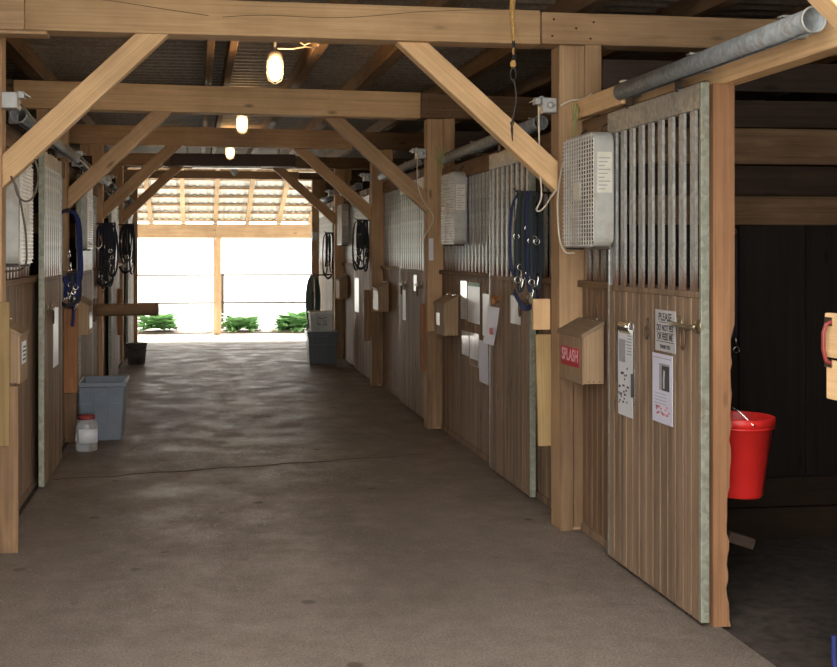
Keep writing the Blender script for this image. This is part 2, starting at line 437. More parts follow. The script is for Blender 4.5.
# ---------------------------------------------------------------- frames: posts, beams, braces
def sidename(s): return 'right' if s > 0 else 'left'
for i in range(6):
    for s in (1, -1):
        yy = YR[i] if s > 0 else YL[i]
        xf = XR if s > 0 else XL[i]
        zt = ZB[i]
        t = thing('timber_post', (xf+s*.08, yy+.08, 0),
                  ('%s square timber post on the %s side of the aisle, frame %s' % (ORD[i], sidename(s), 'carrying the beam above') if i else 'timber post beside the viewer on the %s side' % sidename(s)).replace(', frame', ','),
                  'post', 'timber posts along the aisle')
        b = MB().box(-.08, .08, -.08, .08, 0, zt)
        build('post_timber', b, M['mid_z'], t, .008)
        b = MB().box(s*.082, s*.19, -.07, .07, 0, zt+.12)
        build('side_plank', b, M['mid_z'], t, .006)
        if i > 0 and s > 0:
            b = MB().box(-.08, .0, -.098, -.082, 0, .93).box(.005, .08, -.096, -.082, 0.02, .93)
            build('foot_board', b, M['old_z'], t, .003)
    # beam from left to right
    a = Vector((-2.6, YL[i]+.08-(YR[i]-YL[i])*.44, 0)); c = Vector((4.6, YR[i]+.08+(YR[i]-YL[i])*.7, 0))
    ang = math.atan2(c.y-a.y, c.x-a.x); L = (c-a).length; mid = (a+c)/2
    hb = [.205, .205, .245, .23, .19, .15][i]
    t = thing('cross_beam', (mid.x, mid.y, ZB[i]), ('%s heavy timber beam spanning the aisle from post to post' % ORD[i]) if i else 'timber beam over the viewer', 'beam', 'cross beams over the aisle', rz=ang)
    off = {0: 0, 1: 1.03, 2: 1.08}.get(i, .9)
    b = MB().box(-L/2+1.0, off+.02, -.085, .085, 0.0, hb)
    build('beam_timber', b, M['beam_x' if i < 3 else 'mid_x'], t, .008)  # farther beams take browner wood, painting in the fading daylight
    b = MB().box(off+.025, L/2-.2, -.09, .08, .004, hb-.01)
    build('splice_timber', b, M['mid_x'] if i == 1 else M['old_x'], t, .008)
    b = MB().box(-L/2, -L/2+.995, -.09, .08, .004, hb)
    build('end_timber', b, M['old_x'], t, .008)
    nl = MB()
    for kx, kz in ((.09, .05), (.10, .15), (.33, .04), (.35, .14), (.24, .1)):
        nl.lathe([(0, -.0035), (.007, -.003), (.007, .001)], (off+kx, -.09, kz), 8, axis='y')
    build('nail', nl, M['iron'], t)
    if i == 1:
        nl = MB()
        def bp(px, py): return ((px-197)*6.45/1108-mid.x, -.0858, 1.68+(252-py)*6.45/1100-ZB[i])
        nl.ribbon(spline([bp(42,2), bp(100,7), bp(165,15), bp(208,20)]), .003, .004, (0,0,1))
        p_ = spline([bp(222,21), bp(262,18), bp(330,18.5), bp(375,15), bp(430,9), bp(520,4)])
        nl.ribbon(p_, .0025, .004, (0,0,1))
        build('drying_crack', nl, plain('crack_shadow_line', (.06,.035,.02), .9), t)
    # braces in the plane of the frame
    for s in ((1, -1) if i < 5 else ()):
        yy = (YR[i] if s > 0 else YL[i]); xf = XR if s > 0 else XL[i]
        run = .80 if s > 0 else .74
        ztop = ZB[i]; zlo = ztop-.70; th = .17
        poly = [(0, zlo-ztop), (-s*run, 0), (-s*(run+.19), 0), (0, zlo-th-.02-ztop)]
        t = thing('corner_brace', (xf, yy+.08, ztop), ('%s diagonal timber brace from %s post up to beam' % (ORD[i], sidename(s))) if i else 'diagonal brace by the viewer on the %s side' % sidename(s), 'brace', 'diagonal corner braces')
        b = MB().prism([(p[0], p[1]) for p in poly], 'y', -.055, .04)
        an = math.atan2(-zlo+ztop, s*-run) * -1
        b.xf(Matrix.Rotation(-an, 4, 'Y'))
        o = build('brace_timber', b, M['beam_x' if i < 2 else 'mid_x'], t, .006); o.rotation_euler = (0, an, 0)  # braces past the nearest frame are coloured darker for light falloff

# near-left splice board laid over the beam face
t = build('splice_board', MB().box(-.62, .30, -.035, .0, -.03, .30).box(-.62, .42, -.03, .1, -.052, -.031), M['mid_x'], loc=(-1.234, 6.18, 2.92), bev=.005)
tag(t, 'wide orange board nailed over left end of nearest beam', 'board')

# joists along the barn
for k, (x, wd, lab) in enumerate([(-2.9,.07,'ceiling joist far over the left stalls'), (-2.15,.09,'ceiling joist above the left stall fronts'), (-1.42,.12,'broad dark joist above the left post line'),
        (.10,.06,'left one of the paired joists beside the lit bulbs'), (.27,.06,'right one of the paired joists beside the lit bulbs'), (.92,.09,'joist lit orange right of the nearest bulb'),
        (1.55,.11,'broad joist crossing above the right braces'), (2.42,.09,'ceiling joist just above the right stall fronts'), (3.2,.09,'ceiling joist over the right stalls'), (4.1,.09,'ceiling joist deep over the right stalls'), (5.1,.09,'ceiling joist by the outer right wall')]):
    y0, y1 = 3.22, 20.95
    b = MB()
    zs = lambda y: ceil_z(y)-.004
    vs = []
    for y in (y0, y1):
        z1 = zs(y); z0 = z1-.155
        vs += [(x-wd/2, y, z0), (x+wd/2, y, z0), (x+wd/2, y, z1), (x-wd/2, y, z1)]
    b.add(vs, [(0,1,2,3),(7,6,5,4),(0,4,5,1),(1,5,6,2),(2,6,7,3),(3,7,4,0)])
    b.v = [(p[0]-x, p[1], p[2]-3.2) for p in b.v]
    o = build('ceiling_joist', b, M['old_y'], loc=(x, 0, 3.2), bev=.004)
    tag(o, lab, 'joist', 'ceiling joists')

# ---------------------------------------------------------------- stall fronts
def beadboard(mb, x, s, y0, y1, z0, z1, t=.03, pitch=.085):
    """tongue and groove boards, face at x looking to the aisle"""
    mb.box(x+s*.006, x+s*t, y0, y1, z0, z1)
    y = y0
    while y < y1-1e-4:
        ye = min(y+pitch, y1); g = .004
        if ye-y > .012:
            a, bb = y+g*.5, ye-g*.5
            mb.prism([(x+s*.0065, a), (x+s*.001, a+.003), (x, a+.005), (x, bb-.005), (x+s*.001, bb-.003), (x+s*.0065, bb)], 'z', z0, z1)
        y = ye
    return mb
BAR_MESH = {}
def bars(t, s, x, y0, y1, z0, z1, pitch=.119, wid=.051, dep=.014):
    n = max(1, int(round((y1-y0)/pitch)))
    pitch = (y1-y0)/n
    key = (s, round(z0,3), round(z1,3))
    first = None
    for k in range(n):
        yc = y0+(k+.5)*pitch
        if key not in BAR_MESH:
            # folded channel: web facing the aisle and two short lips
            prof = [(0, -wid/2), (0, wid/2), (s*dep, wid/2), (s*dep, wid/2-.004), (s*.003, wid/2-.004), (s*.003, -wid/2+.004), (s*dep, -wid/2+.004), (s*dep, -wid/2)]
            mb = MB().prism(prof, 'z', z0, z1)
            o = build('bar', mb, M['bars'], t); BAR_MESH[key] = o.data
        else:
            o = bpy.data.objects.new('bar', BAR_MESH[key]); C.objects.link(o); o.parent = t
        o.location = (x, yc, 0)

def stall_wall(s, x, y0, y1, zt, lab, mat='bead_red', clear=None):
    t = thing('wall_'+sidename(s), (x, (y0+y1)/2, 0), lab, 'stall front', kind='structure')
    h = (y1-y0)/2
    build('lower_boards', beadboard(MB(), 0, s, -h, h, .0, 1.47), M[mat], t)
    build('ledge', MB().box(-s*.03, s*.06, -h, h, 1.47, 1.51), M['old_y'], t, .004)
    build('kick_rail', MB().box(-s*.008, 0, -h, h, .0, .05), M['bead'], t)
    m_ = (y0+y1)/2
    for a, b_ in ([(y0, y1)] if clear is None else [(y0, clear[0]), (clear[1], y1)]):
        if b_-a > .12: bars(t, s, s*.012, a-m_, b_-m_, 1.51, zt-.14)
    if True:
        build('header_timber', MB().box(s*.0, s*.05, -h, h, zt-.14, zt), M['old_y'], t, .005)
    return t

def stall_door(n, s, x, y0, y1, lab, zb=.02, zt=2.44):
    """sliding door; x = aisle face; y0 nearer end"""
    t = thing('door_%d' % n, (x, (y0+y1)/2, 0), lab, 'stall door', 'sliding stall doors', kind='structure')
    h = (y1-y0)/2
    build('lower_boards', beadboard(MB(), 0, s, -h+.0, h, zb, 1.47, t=.035), M['bead'], t)
    # steel stiles, rails
    build('near_stile', MB().box(-s*.004, s*.036, -h-.022, -h+.0, zb, zt), M['stile'], t, .003)
    build('far_stile', MB().box(s*.001, s*.038, h, h+.022, zb, zt), M['galv'], t, .003)
    build('top_rail', MB().box(s*.0, s*.036, -h+.002, h, zt-.115, zt), M['galv'], t, .003)
    build('middle_rail', MB().box(s*.002, s*.036, -h+.002, h, 1.472, 1.50), M['bead'], t, .002)
    bars(t, s, s*.008, -h+.03, h, 1.50, zt-.10)
    for k in (-.55, .55):
        b = MB().box(s*.010, s*.022, k*h-.035, k*h+.035, zt-.03, zt+.07).lathe([(0, -.006), (.03, -.005), (.03, .005), (0, .006)], (s*.016, k*h, zt+.07), 12, axis='x')
        b.lathe([(0, -.004), (.01, -.004), (.01, .02)], (s*-.004, k*h-.02, zt), 8, axis='x')
        build('hanger', b, M['iron'], t)
    return t

def track(s, x, y0, y1, z, lab):
    t = thing('door_track', (x, (y0+y1)/2, z), lab, 'track', 'galvanised door tracks')
    h = (y1-y0)/2
    # C-shaped round rail, open at the bottom, with a rolled rim at the near end
    prof = []
    for k in range(15):
        a = R(-60+k*300/14.0); prof.append((.046*math.sin(a+PI)*-1 if 0 else .046*math.cos(R(-60)+k*R(300)/14), .046*math.sin(R(-60)+k*R(300)/14)))
    vs = []; 
    for yy in (-h, h):
        for a in range(17):
            an = R(-75)+a*R(330)/16
            vs.append((.046*math.cos(an), yy, .046*math.sin(an)))
    fs = [(k, k+1, 17+k+1, 17+k) for k in range(16)]
    o = build('rail', MB().add(vs, fs, True), M['track'], t)
    sd = o.modifiers.new('solid', 'SOLIDIFY'); sd.thickness = .004
    build('end_rim', MB().ring((0, -h, 0), .047, .005, 'y', 20), M['galv'], t)
    for k in range(int((y1-y0)/.8)+1):
        yy = -h+.2+k*.8
        if yy > h: break
        build('bracket', MB().box(s*.03, s*.085, yy-.02, yy+.02, -.03, .055).box(-.02, s*.08, yy-.02, yy+.02, .048, .056), M['galv'], t)
    return t

XD = 2.24; XW = 2.31
doorn = 1
# right side bays: (door y0, y1)
rdoors = {1: (4.70, 5.80), 2: (7.24, 8.27), 3: (10.75, 12.05), 4: (14.25, 15.6), 5: (18.2, 20.2)}
for i in range(1, 6):
    ya = YR[i-1]+.17; yb = YR[i]-.004
    zt = 2.47 if i < 3 else 2.55
    d0, d1 = rdoors[i]
    if i == 1:
        stall_wall(1, XW, 4.80, yb, zt, 'fixed right stall front behind the nearest sliding door', 'bead_red', clear=(d0, d1))
    else:
        stall_wall(1, XW, ya, yb, zt, 'right stall front between the %s and %s posts' % (ORD[i-1], ORD[i]), 'bead', clear=(d0, d1))
    stall_door(doorn, 1, XD, d0, d1, ['', 'nearest right sliding stall door with please sign and clipboard', 'second right sliding stall door, covered in loose papers', 'third right sliding stall door with a single tag', 'fourth right sliding stall door past the third post', 'bright farthest right stall door beside the green hose'][i], zt=2.44 if i == 1 else 2.43)
    doorn += 1
    track(1, XD, {1: 3.78, 2: 7.0, 3: 10.7, 4: 15.2, 5: 18.6}[i], {1: 5.62, 2: 9.9, 3: 13.3, 4: 17.0, 5: 20.5}[i], 2.53 if i < 3 else 2.60, ['', 'open-ended grey blue steel pipe track above the nearest right door', 'steel track above the second right stall door', 'steel track above the third right stall door', 'steel track above the fourth right stall door', 'steel track above the farthest right stall door'][i])
# header timber over the nearest stall opening
t = build('header_timber', MB().box(-.035, .06, -1.6, 1.5, -.06, .06), M['beam_y'], loc=(2.37, 4.7, 2.495), bev=.006)
tag(t, 'timber header over the open stall doorway under the pipe track', 'header')
t = build('header_timber', MB().box(-.02, .02, -.41, .41, -.06, .05), M['beam_y'], loc=(2.26, 6.03, 2.53), bev=.004)
tag(t, 'short timber ledger continuing the pipe track to the post', 'header')
# door jamb with a chewed edge
mb = MB(); nz = 70; vs = []
random.seed(5)
for k in range(nz+1):
    z = 2.435*k/nz
    ch = 0
    if z < 1.35:
        ch = .006+.014*abs(math.sin(z*9.0))*max(0, 1.3-z)+.010*abs(math.sin(z*23+1))+random.uniform(0, .006)
    if z < .75 and z > .12: ch += .012*math.sin((z-.12)/.63*PI)
    c2 = ch*.6
    vs += [(-.05, -.06, z), (.05-ch, -.06, z), (.05-c2*.7, .06, z), (-.05, .06, z)]
fs = [(0,3,2,1), tuple(nz*4+q for q in (0,1,2,3))]
for k in range(nz):
    for q in range(4): fs.append((k*4+q, k*4+(q+1) % 4, (k+1)*4+(q+1) % 4, (k+1)*4+q))
mb.add(vs, fs)
t = build('door_jamb', mb, M['jamb'], loc=(2.345, 4.74, 0)); tag(t, 'reddish timber jamb with chewed edge beside the open stall doorway', 'jamb')
# near side of that doorway: end of the next stall front, with a latch block
t = thing('stall_gate', (2.32, 3.43, 0), 'pale wooden gate end with metal handle at the right edge of view', 'gate')
build('gate_board', MB().box(-.035, .035, -.34, .275, .03, .98), M['beam_z'], t, .006)
build('upper_board', MB().box(-.06, -.036, -.34, .315, 1.30, 1.46).box(-.06, -.036, -.34, .305, 1.15, 1.29), M['beam_y'], t, .005)
build('stile', MB().box(-.035, .035, -.34, .25, .985, 1.9), M['beam_z'], t, .006)
hp = [(-.062, .27, 1.43), (-.080, .272, 1.42), (-.088, .275, 1.39), (-.088, .275, 1.33), (-.080, .272, 1.29), (-.062, .27, 1.28)]
build('handle', MB().tube(hp, .007, 8), M['red_cap'], t)
for q in (1.415, 1.265): build('handle_plate', MB().box(-.064, -.060, .26, .31, q, q+.03), M['chrome'], t)

# left side bays
ldoors = {1: (3.4, 5.2), 2: (7.98, 9.0), 3: (10.4, 11.6), 4: (14.1, 15.3), 5: (17.5, 18.8)}
for i in range(1, 6):
    ya = YL[i-1]+.17; yb = YL[i]-.004
    d0, d1 = ldoors[i]
    stall_wall(-1, {1: -1.135, 2: -1.16}.get(i, -1.16), ya, yb, 2.47, 'left stall front between the %s and %s posts' % (ORD[i-1] or 'viewer', ORD[i]), 'bead', clear=(d0, d1))
    stall_door(doorn, -1, {1: -1.045, 2: -1.075}.get(i, -1.07), d0, d1, ['', 'left stall door beside the viewer', 'nearest left sliding stall door standing open past the feed box', 'left stall door behind the blue grey tote', 'left stall door past the wooden rack pole', 'farthest left stall door beside the metal pail'][i], zt=2.40)
    doorn += 1
    track(-1, -1.06, {1: 3.3, 2: 6.75, 3: 10.15, 4: 13.8, 5: 17.4}[i], {1: 5.6, 2: 9.8, 3: 13.2, 4: 16.9, 5: 20.4}[i], 2.50, ['', 'steel track beside the viewer on the left', 'steel track above the nearest left door', 'steel track above the left door behind the tote', 'steel track above the left door past the rack pole', 'steel track above the farthest left door'][i])

# walls between the stalls
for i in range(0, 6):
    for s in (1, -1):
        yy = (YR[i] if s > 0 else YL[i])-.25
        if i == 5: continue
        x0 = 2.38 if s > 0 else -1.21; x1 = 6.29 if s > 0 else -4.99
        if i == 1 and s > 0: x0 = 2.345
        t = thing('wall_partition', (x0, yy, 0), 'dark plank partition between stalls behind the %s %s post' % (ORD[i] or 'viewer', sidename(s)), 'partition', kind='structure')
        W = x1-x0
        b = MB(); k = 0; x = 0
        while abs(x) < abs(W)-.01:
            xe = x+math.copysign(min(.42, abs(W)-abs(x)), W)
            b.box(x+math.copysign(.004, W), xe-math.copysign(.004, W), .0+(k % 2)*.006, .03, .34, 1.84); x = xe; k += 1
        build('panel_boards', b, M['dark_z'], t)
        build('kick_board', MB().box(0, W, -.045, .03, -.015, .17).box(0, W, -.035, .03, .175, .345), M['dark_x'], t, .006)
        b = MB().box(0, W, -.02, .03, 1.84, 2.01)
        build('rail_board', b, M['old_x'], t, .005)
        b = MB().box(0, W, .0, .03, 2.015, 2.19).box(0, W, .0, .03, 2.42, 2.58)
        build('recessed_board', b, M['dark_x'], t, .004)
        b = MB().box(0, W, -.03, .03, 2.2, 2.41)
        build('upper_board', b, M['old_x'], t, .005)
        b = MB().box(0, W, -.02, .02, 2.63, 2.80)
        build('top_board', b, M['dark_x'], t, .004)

# ---------------------------------------------------------------- porch outside
t = thing('porch_roof', (0, 25.2, 2.36), 'pale sheet roof with rafters over the porch outside', 'roof')
y0, z0, y1, z1 = 25.7-25.2, 2.30-2.36, 21.12-25.2, 3.74-2.36
sl = (z1-z0)/(y1-y0)
vs = []; n = 0; x = -7.0
while x <= 8.5:
    dz = .10+(.018 if n % 4 in (1, 2) else 0)
    vs += [(x, y0, z0+dz), (x, y1, z1+dz)]; x += .04; n += 1
o = build('sheeting', MB().add(vs, [(2*i, 2*i+1, 2*i+3, 2*i+2) for i in range(n-1)]), M['porch_roof'], t)
sd = o.modifiers.new('solid', 'SOLIDIFY'); sd.thickness = .01; sd.offset = 1
for k in range(9):
    yy = y0-.12-k*.50; zz = z0+(yy-y0)*sl
    build('purlin', MB().box(-7, 8.5, yy-.045, yy+.045, zz+.052, zz+.09), M['porch_x'], t)
for k in range(-8, 11):
    x = .42+k*.73
    q = MB(); vs = []
    for yy, zz in ((y0, z0), (y1, z1)): vs += [(x-.045, yy, zz-.075), (x+.045, yy, zz-.075), (x+.045, yy, zz+.05), (x-.045, yy, zz+.05)]
    q.add(vs, [(0,1,2,3),(7,6,5,4),(0,4,5,1),(1,5,6,2),(2,6,7,3),(3,7,4,0)])
    build('rafter', q, M['porch_wood'], t)
t = build('porch_beam', MB().box(-7, .42, -.08, .08, -.16, .16).box(.421, 8.5, -.075, .085, -.16, .158), M['porch_x'], loc=(0, 25.2, 2.155), bev=.008)
tag(t, 'long pale timber beam carrying the porch eave', 'beam')
for k, x in enumerate((-3.6, .46, 4.6)):
    t = build('porch_post', MB().box(-.085, .085, -.08, .08, -2.19, 0), M['porch_z'], loc=(x, 25.2, 1.993), bev=.006)
    tag(t, ['porch post hidden left of the opening', 'square porch post standing in the bright opening', 'porch post hidden right of the opening'][k], 'post')
# pipe fence
t = thing('pipe_fence', (.6, 26.95, -.2), 'thin grey pipe fence with two rails beyond the porch post', 'fence')
for z in (1.32, .64):
    b = MB().tube([(-6, 0, z), (7, 0, z)], .026, 8); build('rail', b, M['iron'], t)
for x in (-3.0, 0.02, 3.1):
    build('upright', MB().tube([(x, 0, 0), (x, 0, 1.36)], .04, 8), M['iron'], t)
t = build('flower_bed', MB().box(-7, 8, -.75, .4, 0, .028), M['soil'], loc=(0, 26.2, -.2)); tag(t, 'strip of garden soil under the hostas', 'flower bed')
def hosta(x, y, sc, lab, seed):
    random.seed(seed)
    o = thing('hosta_plant', (x, y, -.17), lab, 'plant', 'hostas outside the far opening')
    for lf in range(2):
        mb = MB()
        for k in range(75):
            a = random.uniform(0, 2*PI); ln = sc*random.uniform(.28, .5); el = random.uniform(.15, 1.25)
            wv = random.uniform(.05, .085)*sc*1.6
            d = Vector((math.cos(a), math.sin(a), 0)); side = Vector((-d.y, d.x, 0))
            vs = []; ns = 6
            for j in range(ns+1):
                u = j/ns
                p = d*(ln*u*math.cos(el*(1-u*.55))*1.1) + Vector((0, 0, sc*.05+ln*(math.sin(el)*u*1.05-u*u*.32)))
                ww = wv*math.sin(PI*min(1, u*.92+.06))*(1 if u > .15 else .3)
                dip = Vector((0,0,-.25*ww))
                vs += [p-side*ww-dip, p+dip*.6, p+side*ww-dip]
            fs = []
            for j in range(ns): fs += [(3*j, 3*j+1, 3*j+4, 3*j+3), (3*j+1, 3*j+2, 3*j+5, 3*j+4)]
            mb.add(vs, fs, True)
        build('leaves' if lf == 0 else 'inner_leaves', mb, M['leaf'], o)
hosta(-.94, 25.95, 1.25, 'leafy green hosta left of the porch post, half behind the pole', 1)
hosta(1.04, 25.95, 1.1, 'leafy green hosta just right of the porch post', 2)
hosta(2.36, 25.95, 1.35, 'leafy green hosta beside the coiled hose', 3)

# ---------------------------------------------------------------- lamps
def bulb(x, y, z, lit, lab, ztop):
    t = thing('jar_lamp', (x, y, z), lab, 'lamp', 'jar lamps under the ceiling')
    build('ceiling_box', MB().lathe([(0, ztop-z+.0), (.055, ztop-z), (.055, ztop-z-.035), (.0, ztop-z-.04)], (0,0,0), 16), M['socket'], t)
    if ztop-z > .16: build('stem', MB().tube([(0,0,.11), (0,0,ztop-z-.02)], .012, 8), M['socket'], t)
    build('socket', MB().lathe([(0,.125), (.03,.12), (.058,.10), (.060,.055), (.055,.05)], (0,0,0), 20), M['socket'], t)
    build('globe', MB().lathe([(.046,.055), (.050,.01), (.050,-.05), (.044,-.080), (.028,-.10), (0,-.106)], (0,0,0), 20), M['globe_lit'] if lit else M['globe_off'], t)
    cg = MB()
    for k in range(6):
        a = k*PI/3; c_, s_ = math.cos(a), math.sin(a)
        cg.tube([(.058*c_, .058*s_, .055), (.060*c_, .060*s_, 0), (.060*c_, .060*s_, -.06), (.048*c_, .048*s_, -.10), (.006*c_, .006*s_, -.125)], .0028, 5)
    cg.ring((0,0,-.02), .060, .0026, 'z', 20, 5).ring((0,0,-.06), .060, .0026, 'z', 20, 5)
    build('wire_cage', cg, M['fan_wire'], t)
    if lit:
        l = bpy.data.lights.new('lamp_glow', 'POINT'); l.energy = 9; l.color = (1, .62, .28); l.shadow_soft_size = .05
        lo = bpy.data.objects.new('lamp_glow', l); C.objects.link(lo); lo.parent = t; lo.location = (0, 0, .0)
        lo.location = (0.0, -.12, -.02)
    return t
bulb(.585, 8.3, 3.075, True, 'nearest lit jar lamp hanging between the first two beams', ceil_z(8.3))
bulb(.49, 12.1, 3.10, True, 'second lit jar lamp, below the second beam', ceil_z(12.1))
bulb(.46, 15.5, 3.10, True, 'third lit jar lamp, below the third beam', ceil_z(15.5))
bulb(.64, 19.2, 3.13, False, 'unlit white jar lamp at the far end', ceil_z(19.2))
t = tag(build('lamp_wire', MB().tube([(.64, 8.3, 3.27), (.72, 8.25, 3.29), (.80, 8.2, 3.23), (.875, 8.12, 3.25), (.88, 8.0, 3.19), (.86, 7.7, 3.155)], .006, 6).tube([(.60, 8.2, 3.20), (.70, 8.15, 3.19), (.80, 8.1, 3.20), (.87, 8.0, 3.17)], .006, 6), M['cord']), 'pale wires looping from the nearest lamp to the joist', 'wire')
t = thing('header_board', (.55, 16.905, 2.99), 'dark boxed board hanging before the fourth beam', 'board')
build('board', MB().box(-.95, .95, -.05, .1, .0, .19), M['header'], t, .004)
for xx in (-.7, .7): build('hanger', MB().box(xx-.02, xx+.02, .0, .02, .19, .32), M['galv'], t)
build('lower_strip', MB().box(-.62, .42, -.09, .1, -.03, .0), M['galv'], t)

# ---------------------------------------------------------------- box fans
def make_fan():
    """back against x=0, faces -x; origin at centre of the back"""
    t = thing('box_fan', (0,0,0), 'fan', 'box fan', 'box fans on the posts')
    w_, h_, d_ = .26, .315, .105
    def rr(wh, hh, r, n=5):
        p = []
        for cx_, cy_, a0 in ((wh-r, hh-r, 0), (-wh+r, hh-r, 90), (-wh+r, -hh+r, 180), (wh-r, -hh+r, 270)):
            for k in range(n+1):
                a = R(a0+90*k/n); p.append((cx_+r*math.cos(a), cy_+r*math.sin(a)))
        return p
    out = rr(w_, h_, .07); inn = rr(w_-.014, h_-.014, .06); n = len(out)
    vs = [(-d_, *p) for p in out]+[(0, *p) for p in out]+[(-d_, *p) for p in inn]+[(0, *p) for p in inn]
    fs = []
    for k in range(n):
        j = (k+1) % n
        fs += [(k, j, n+j, n+k), (2*n+k, 3*n+k, 3*n+j, 2*n+j), (k, 2*n+k, 2*n+j, j), (n+k, n+j, 3*n+j, 3*n+k)]
    build('housing', MB().add(vs, fs), M['fan_grey'], t, .004)
    g = MB()
    k = -int(w_/.021)
    yy = -w_+.012
    while yy < w_-.005:
        lim = h_-.012
        e = abs(yy)-(w_-.07)
        if e > 0: lim = h_-.07+math.sqrt(max(0, .07**2-e*e))-.006
        g.tube([(-d_-.004, yy, -lim), (-d_-.004, yy, lim)], .0036, 4); yy += .040
    zz = -h_+.012
    while zz < h_-.005:
        lim = w_-.012; e = abs(zz)-(h_-.07)
        if e > 0: lim = w_-.07+math.sqrt(max(0, .07**2-e*e))-.006
        g.tube([(-d_-.008, -lim, zz), (-d_-.008, lim, zz)], .0036, 4); zz += .023
    build('grille', g, M['fan_wire'], t)
    build('badge', MB().box(-d_-.016, -d_-.010, -.055, .055, -.05, .05), M['label'], t, .003)
    build('back_guard', MB().box(-.012, -.004, -w_+.02, w_-.02, -h_+.02, h_-.02), M['fan_dark'], t)
    bl = MB()
    for k in range(5):
        a = k*2*PI/5
        vs = []
        for r_ in (.035, .12, .215):
            for da, dx in ((-.28, -.02), (.28, .02)):
                vs.append((-d_/2+dx, r_*math.cos(a+da), r_*math.sin(a+da)))
        bl.add(vs, [(0,1,3,2), (2,3,5,4)])
    o = build('fan_blades', bl, M['fan_dark'], t)
    sd = o.modifiers.new('s', 'SOLIDIFY'); sd.thickness = .003
    build('motor', MB().lathe([(0,-.08), (.045,-.075), (.05,-.02), (0,-.015)], (0,0,0), 16, axis='x'), M['fan_dark'], t)
    # printed label on the near side
    lb = MB().box(-d_*.9, -d_*.12, -w_-.0022, -w_-.0008, -.02, .20)
    o = build('side_label', lb, M['label'], t)
    ln = MB()
    for k in range(9):
        z = .165-k*.021; ln.box(-d_*.84, -d_*(.2+.15*(k % 3)), -w_-.003, -w_-.0022, z, z+.006)
    build('print_lines', ln, M['ink_grey'], o)
    for yy in (-.16, .16): build('hook', MB().tube([(-.03, yy, h_-.005), (-.03, yy, h_+.03), (.0, yy, h_+.05)], .005, 6), M['iron'], t)
    for yy in (-.2, .2): build('foot', MB().box(-d_*.95, -.01, yy-.03, yy+.03, -h_-.012, -h_+.002), M['iron'], t, .003)
    return t
fan0 = make_fan()
fans = [(1, 2.235, 5.97, 2.02, 'largest wire-fronted box fan by the nearest right door grille'), (1, 2.30, 9.50, 2.06, 'box fan on the second right post with rounded grey side'), (1, 2.30, 16.9, 2.10, 'small distant box fan on the fourth right post'),
        (-1, -1.128, 6.79, 1.92, 'box fan behind the nearest left brace'), (-1, -1.128, 10.75, 2.02, 'box fan behind the left post with the blue rope')]
for k, (s, x, y, z, lab) in enumerate(fans):
    o = fan0 if k == 0 else copy_tree(fan0)
    o.location = (x, y, z); o.rotation_euler = (0, 0, 0 if s > 0 else PI); o['label'] = lab

# ---------------------------------------------------------------- wooden feed boxes
def make_box():
    t = thing('feed_box', (0,0,0), 'box', 'wooden box', 'slant-lid wooden boxes on the posts')
    # back at x=0, front at x=-.115, length along y .40 ; origin at bottom centre
    D, W2, h1, h2 = .115, .2, .27, .335
    side = [(0, 0), (-D, .0), (-D, h1), (0, h2)]
    build('side', MB().prism([(p[0], p[1]) for p in side], 'y', -W2, -W2+.018), M['board'], t, .002)
    build('side', MB().prism([(p[0], p[1]) for p in side], 'y', W2-.018, W2), M['board'], t, .002)
    build('front', MB().box(-D-.012, -D, -W2, W2, -.004, h1), M['board'], t, .002)
    build('bottom', MB().box(-D, 0, -W2+.018, W2-.018, 0, .015), M['board_y'], t)
    build('back', MB().box(-.012, 0, -W2+.018, W2-.018, 0.015, h2), M['board'], t)
    lid = [(.0, h2+.001), (-D-.022, h1-.010), (-D-.022, h1+.014), (0, h2+.024)]
    build('lid', MB().prism(lid, 'y', -W2-.015, W2+.015), M['board_y'], t, .003)
    hg = MB()
    for yy in (-.12, .1): hg.lathe([(0,-.012), (.007,-.01), (.007,.01), (0,.012)], (-.01, yy, h2+.032), 8, axis='y').box(-.035, 0, yy-.01, yy+.01, h2+.018, h2+.024)
    build('hinge', hg, M['chrome'], t)
    nl = MB()
    for xx in (-.09, -.06, -.025): nl.lathe([(0,-.003), (.004,-.002), (.004,.001)], (xx, -W2, .012), 6, axis='y')
    build('nail', nl, M['iron'], t)
    return t
box0 = make_box()
boxes = [(1, 2.295, 6.215, .93, 'wooden slant-lid box with red sign beside the nearest right door'), (1, 2.295, 9.72, .94, 'wooden slant-lid box with white tag on the second right post'),
         (1, 2.29, 13.25, .96, 'wooden slant-lid box with pale front on the third right post'), (1, 2.29, 16.9, .97, 'tiny distant slant-lid box on the fourth right post'),
         (-1, -1.125, 6.60, .93, 'wooden slant-lid box with white label near the left edge'), (-1, -1.10, 10.35, .93, 'slant-lid box behind the left red-brown plank')]
bx = []
for k, (s, x, y, z, lab) in enumerate(boxes):
    o = box0 if k == 0 else copy_tree(box0)
    o.location = (x, y, z); o.rotation_euler = (0, 0, 0 if s > 0 else PI); o['label'] = lab; bx.append(o)
    if k == 4: o.scale = (.95, .72, 1)
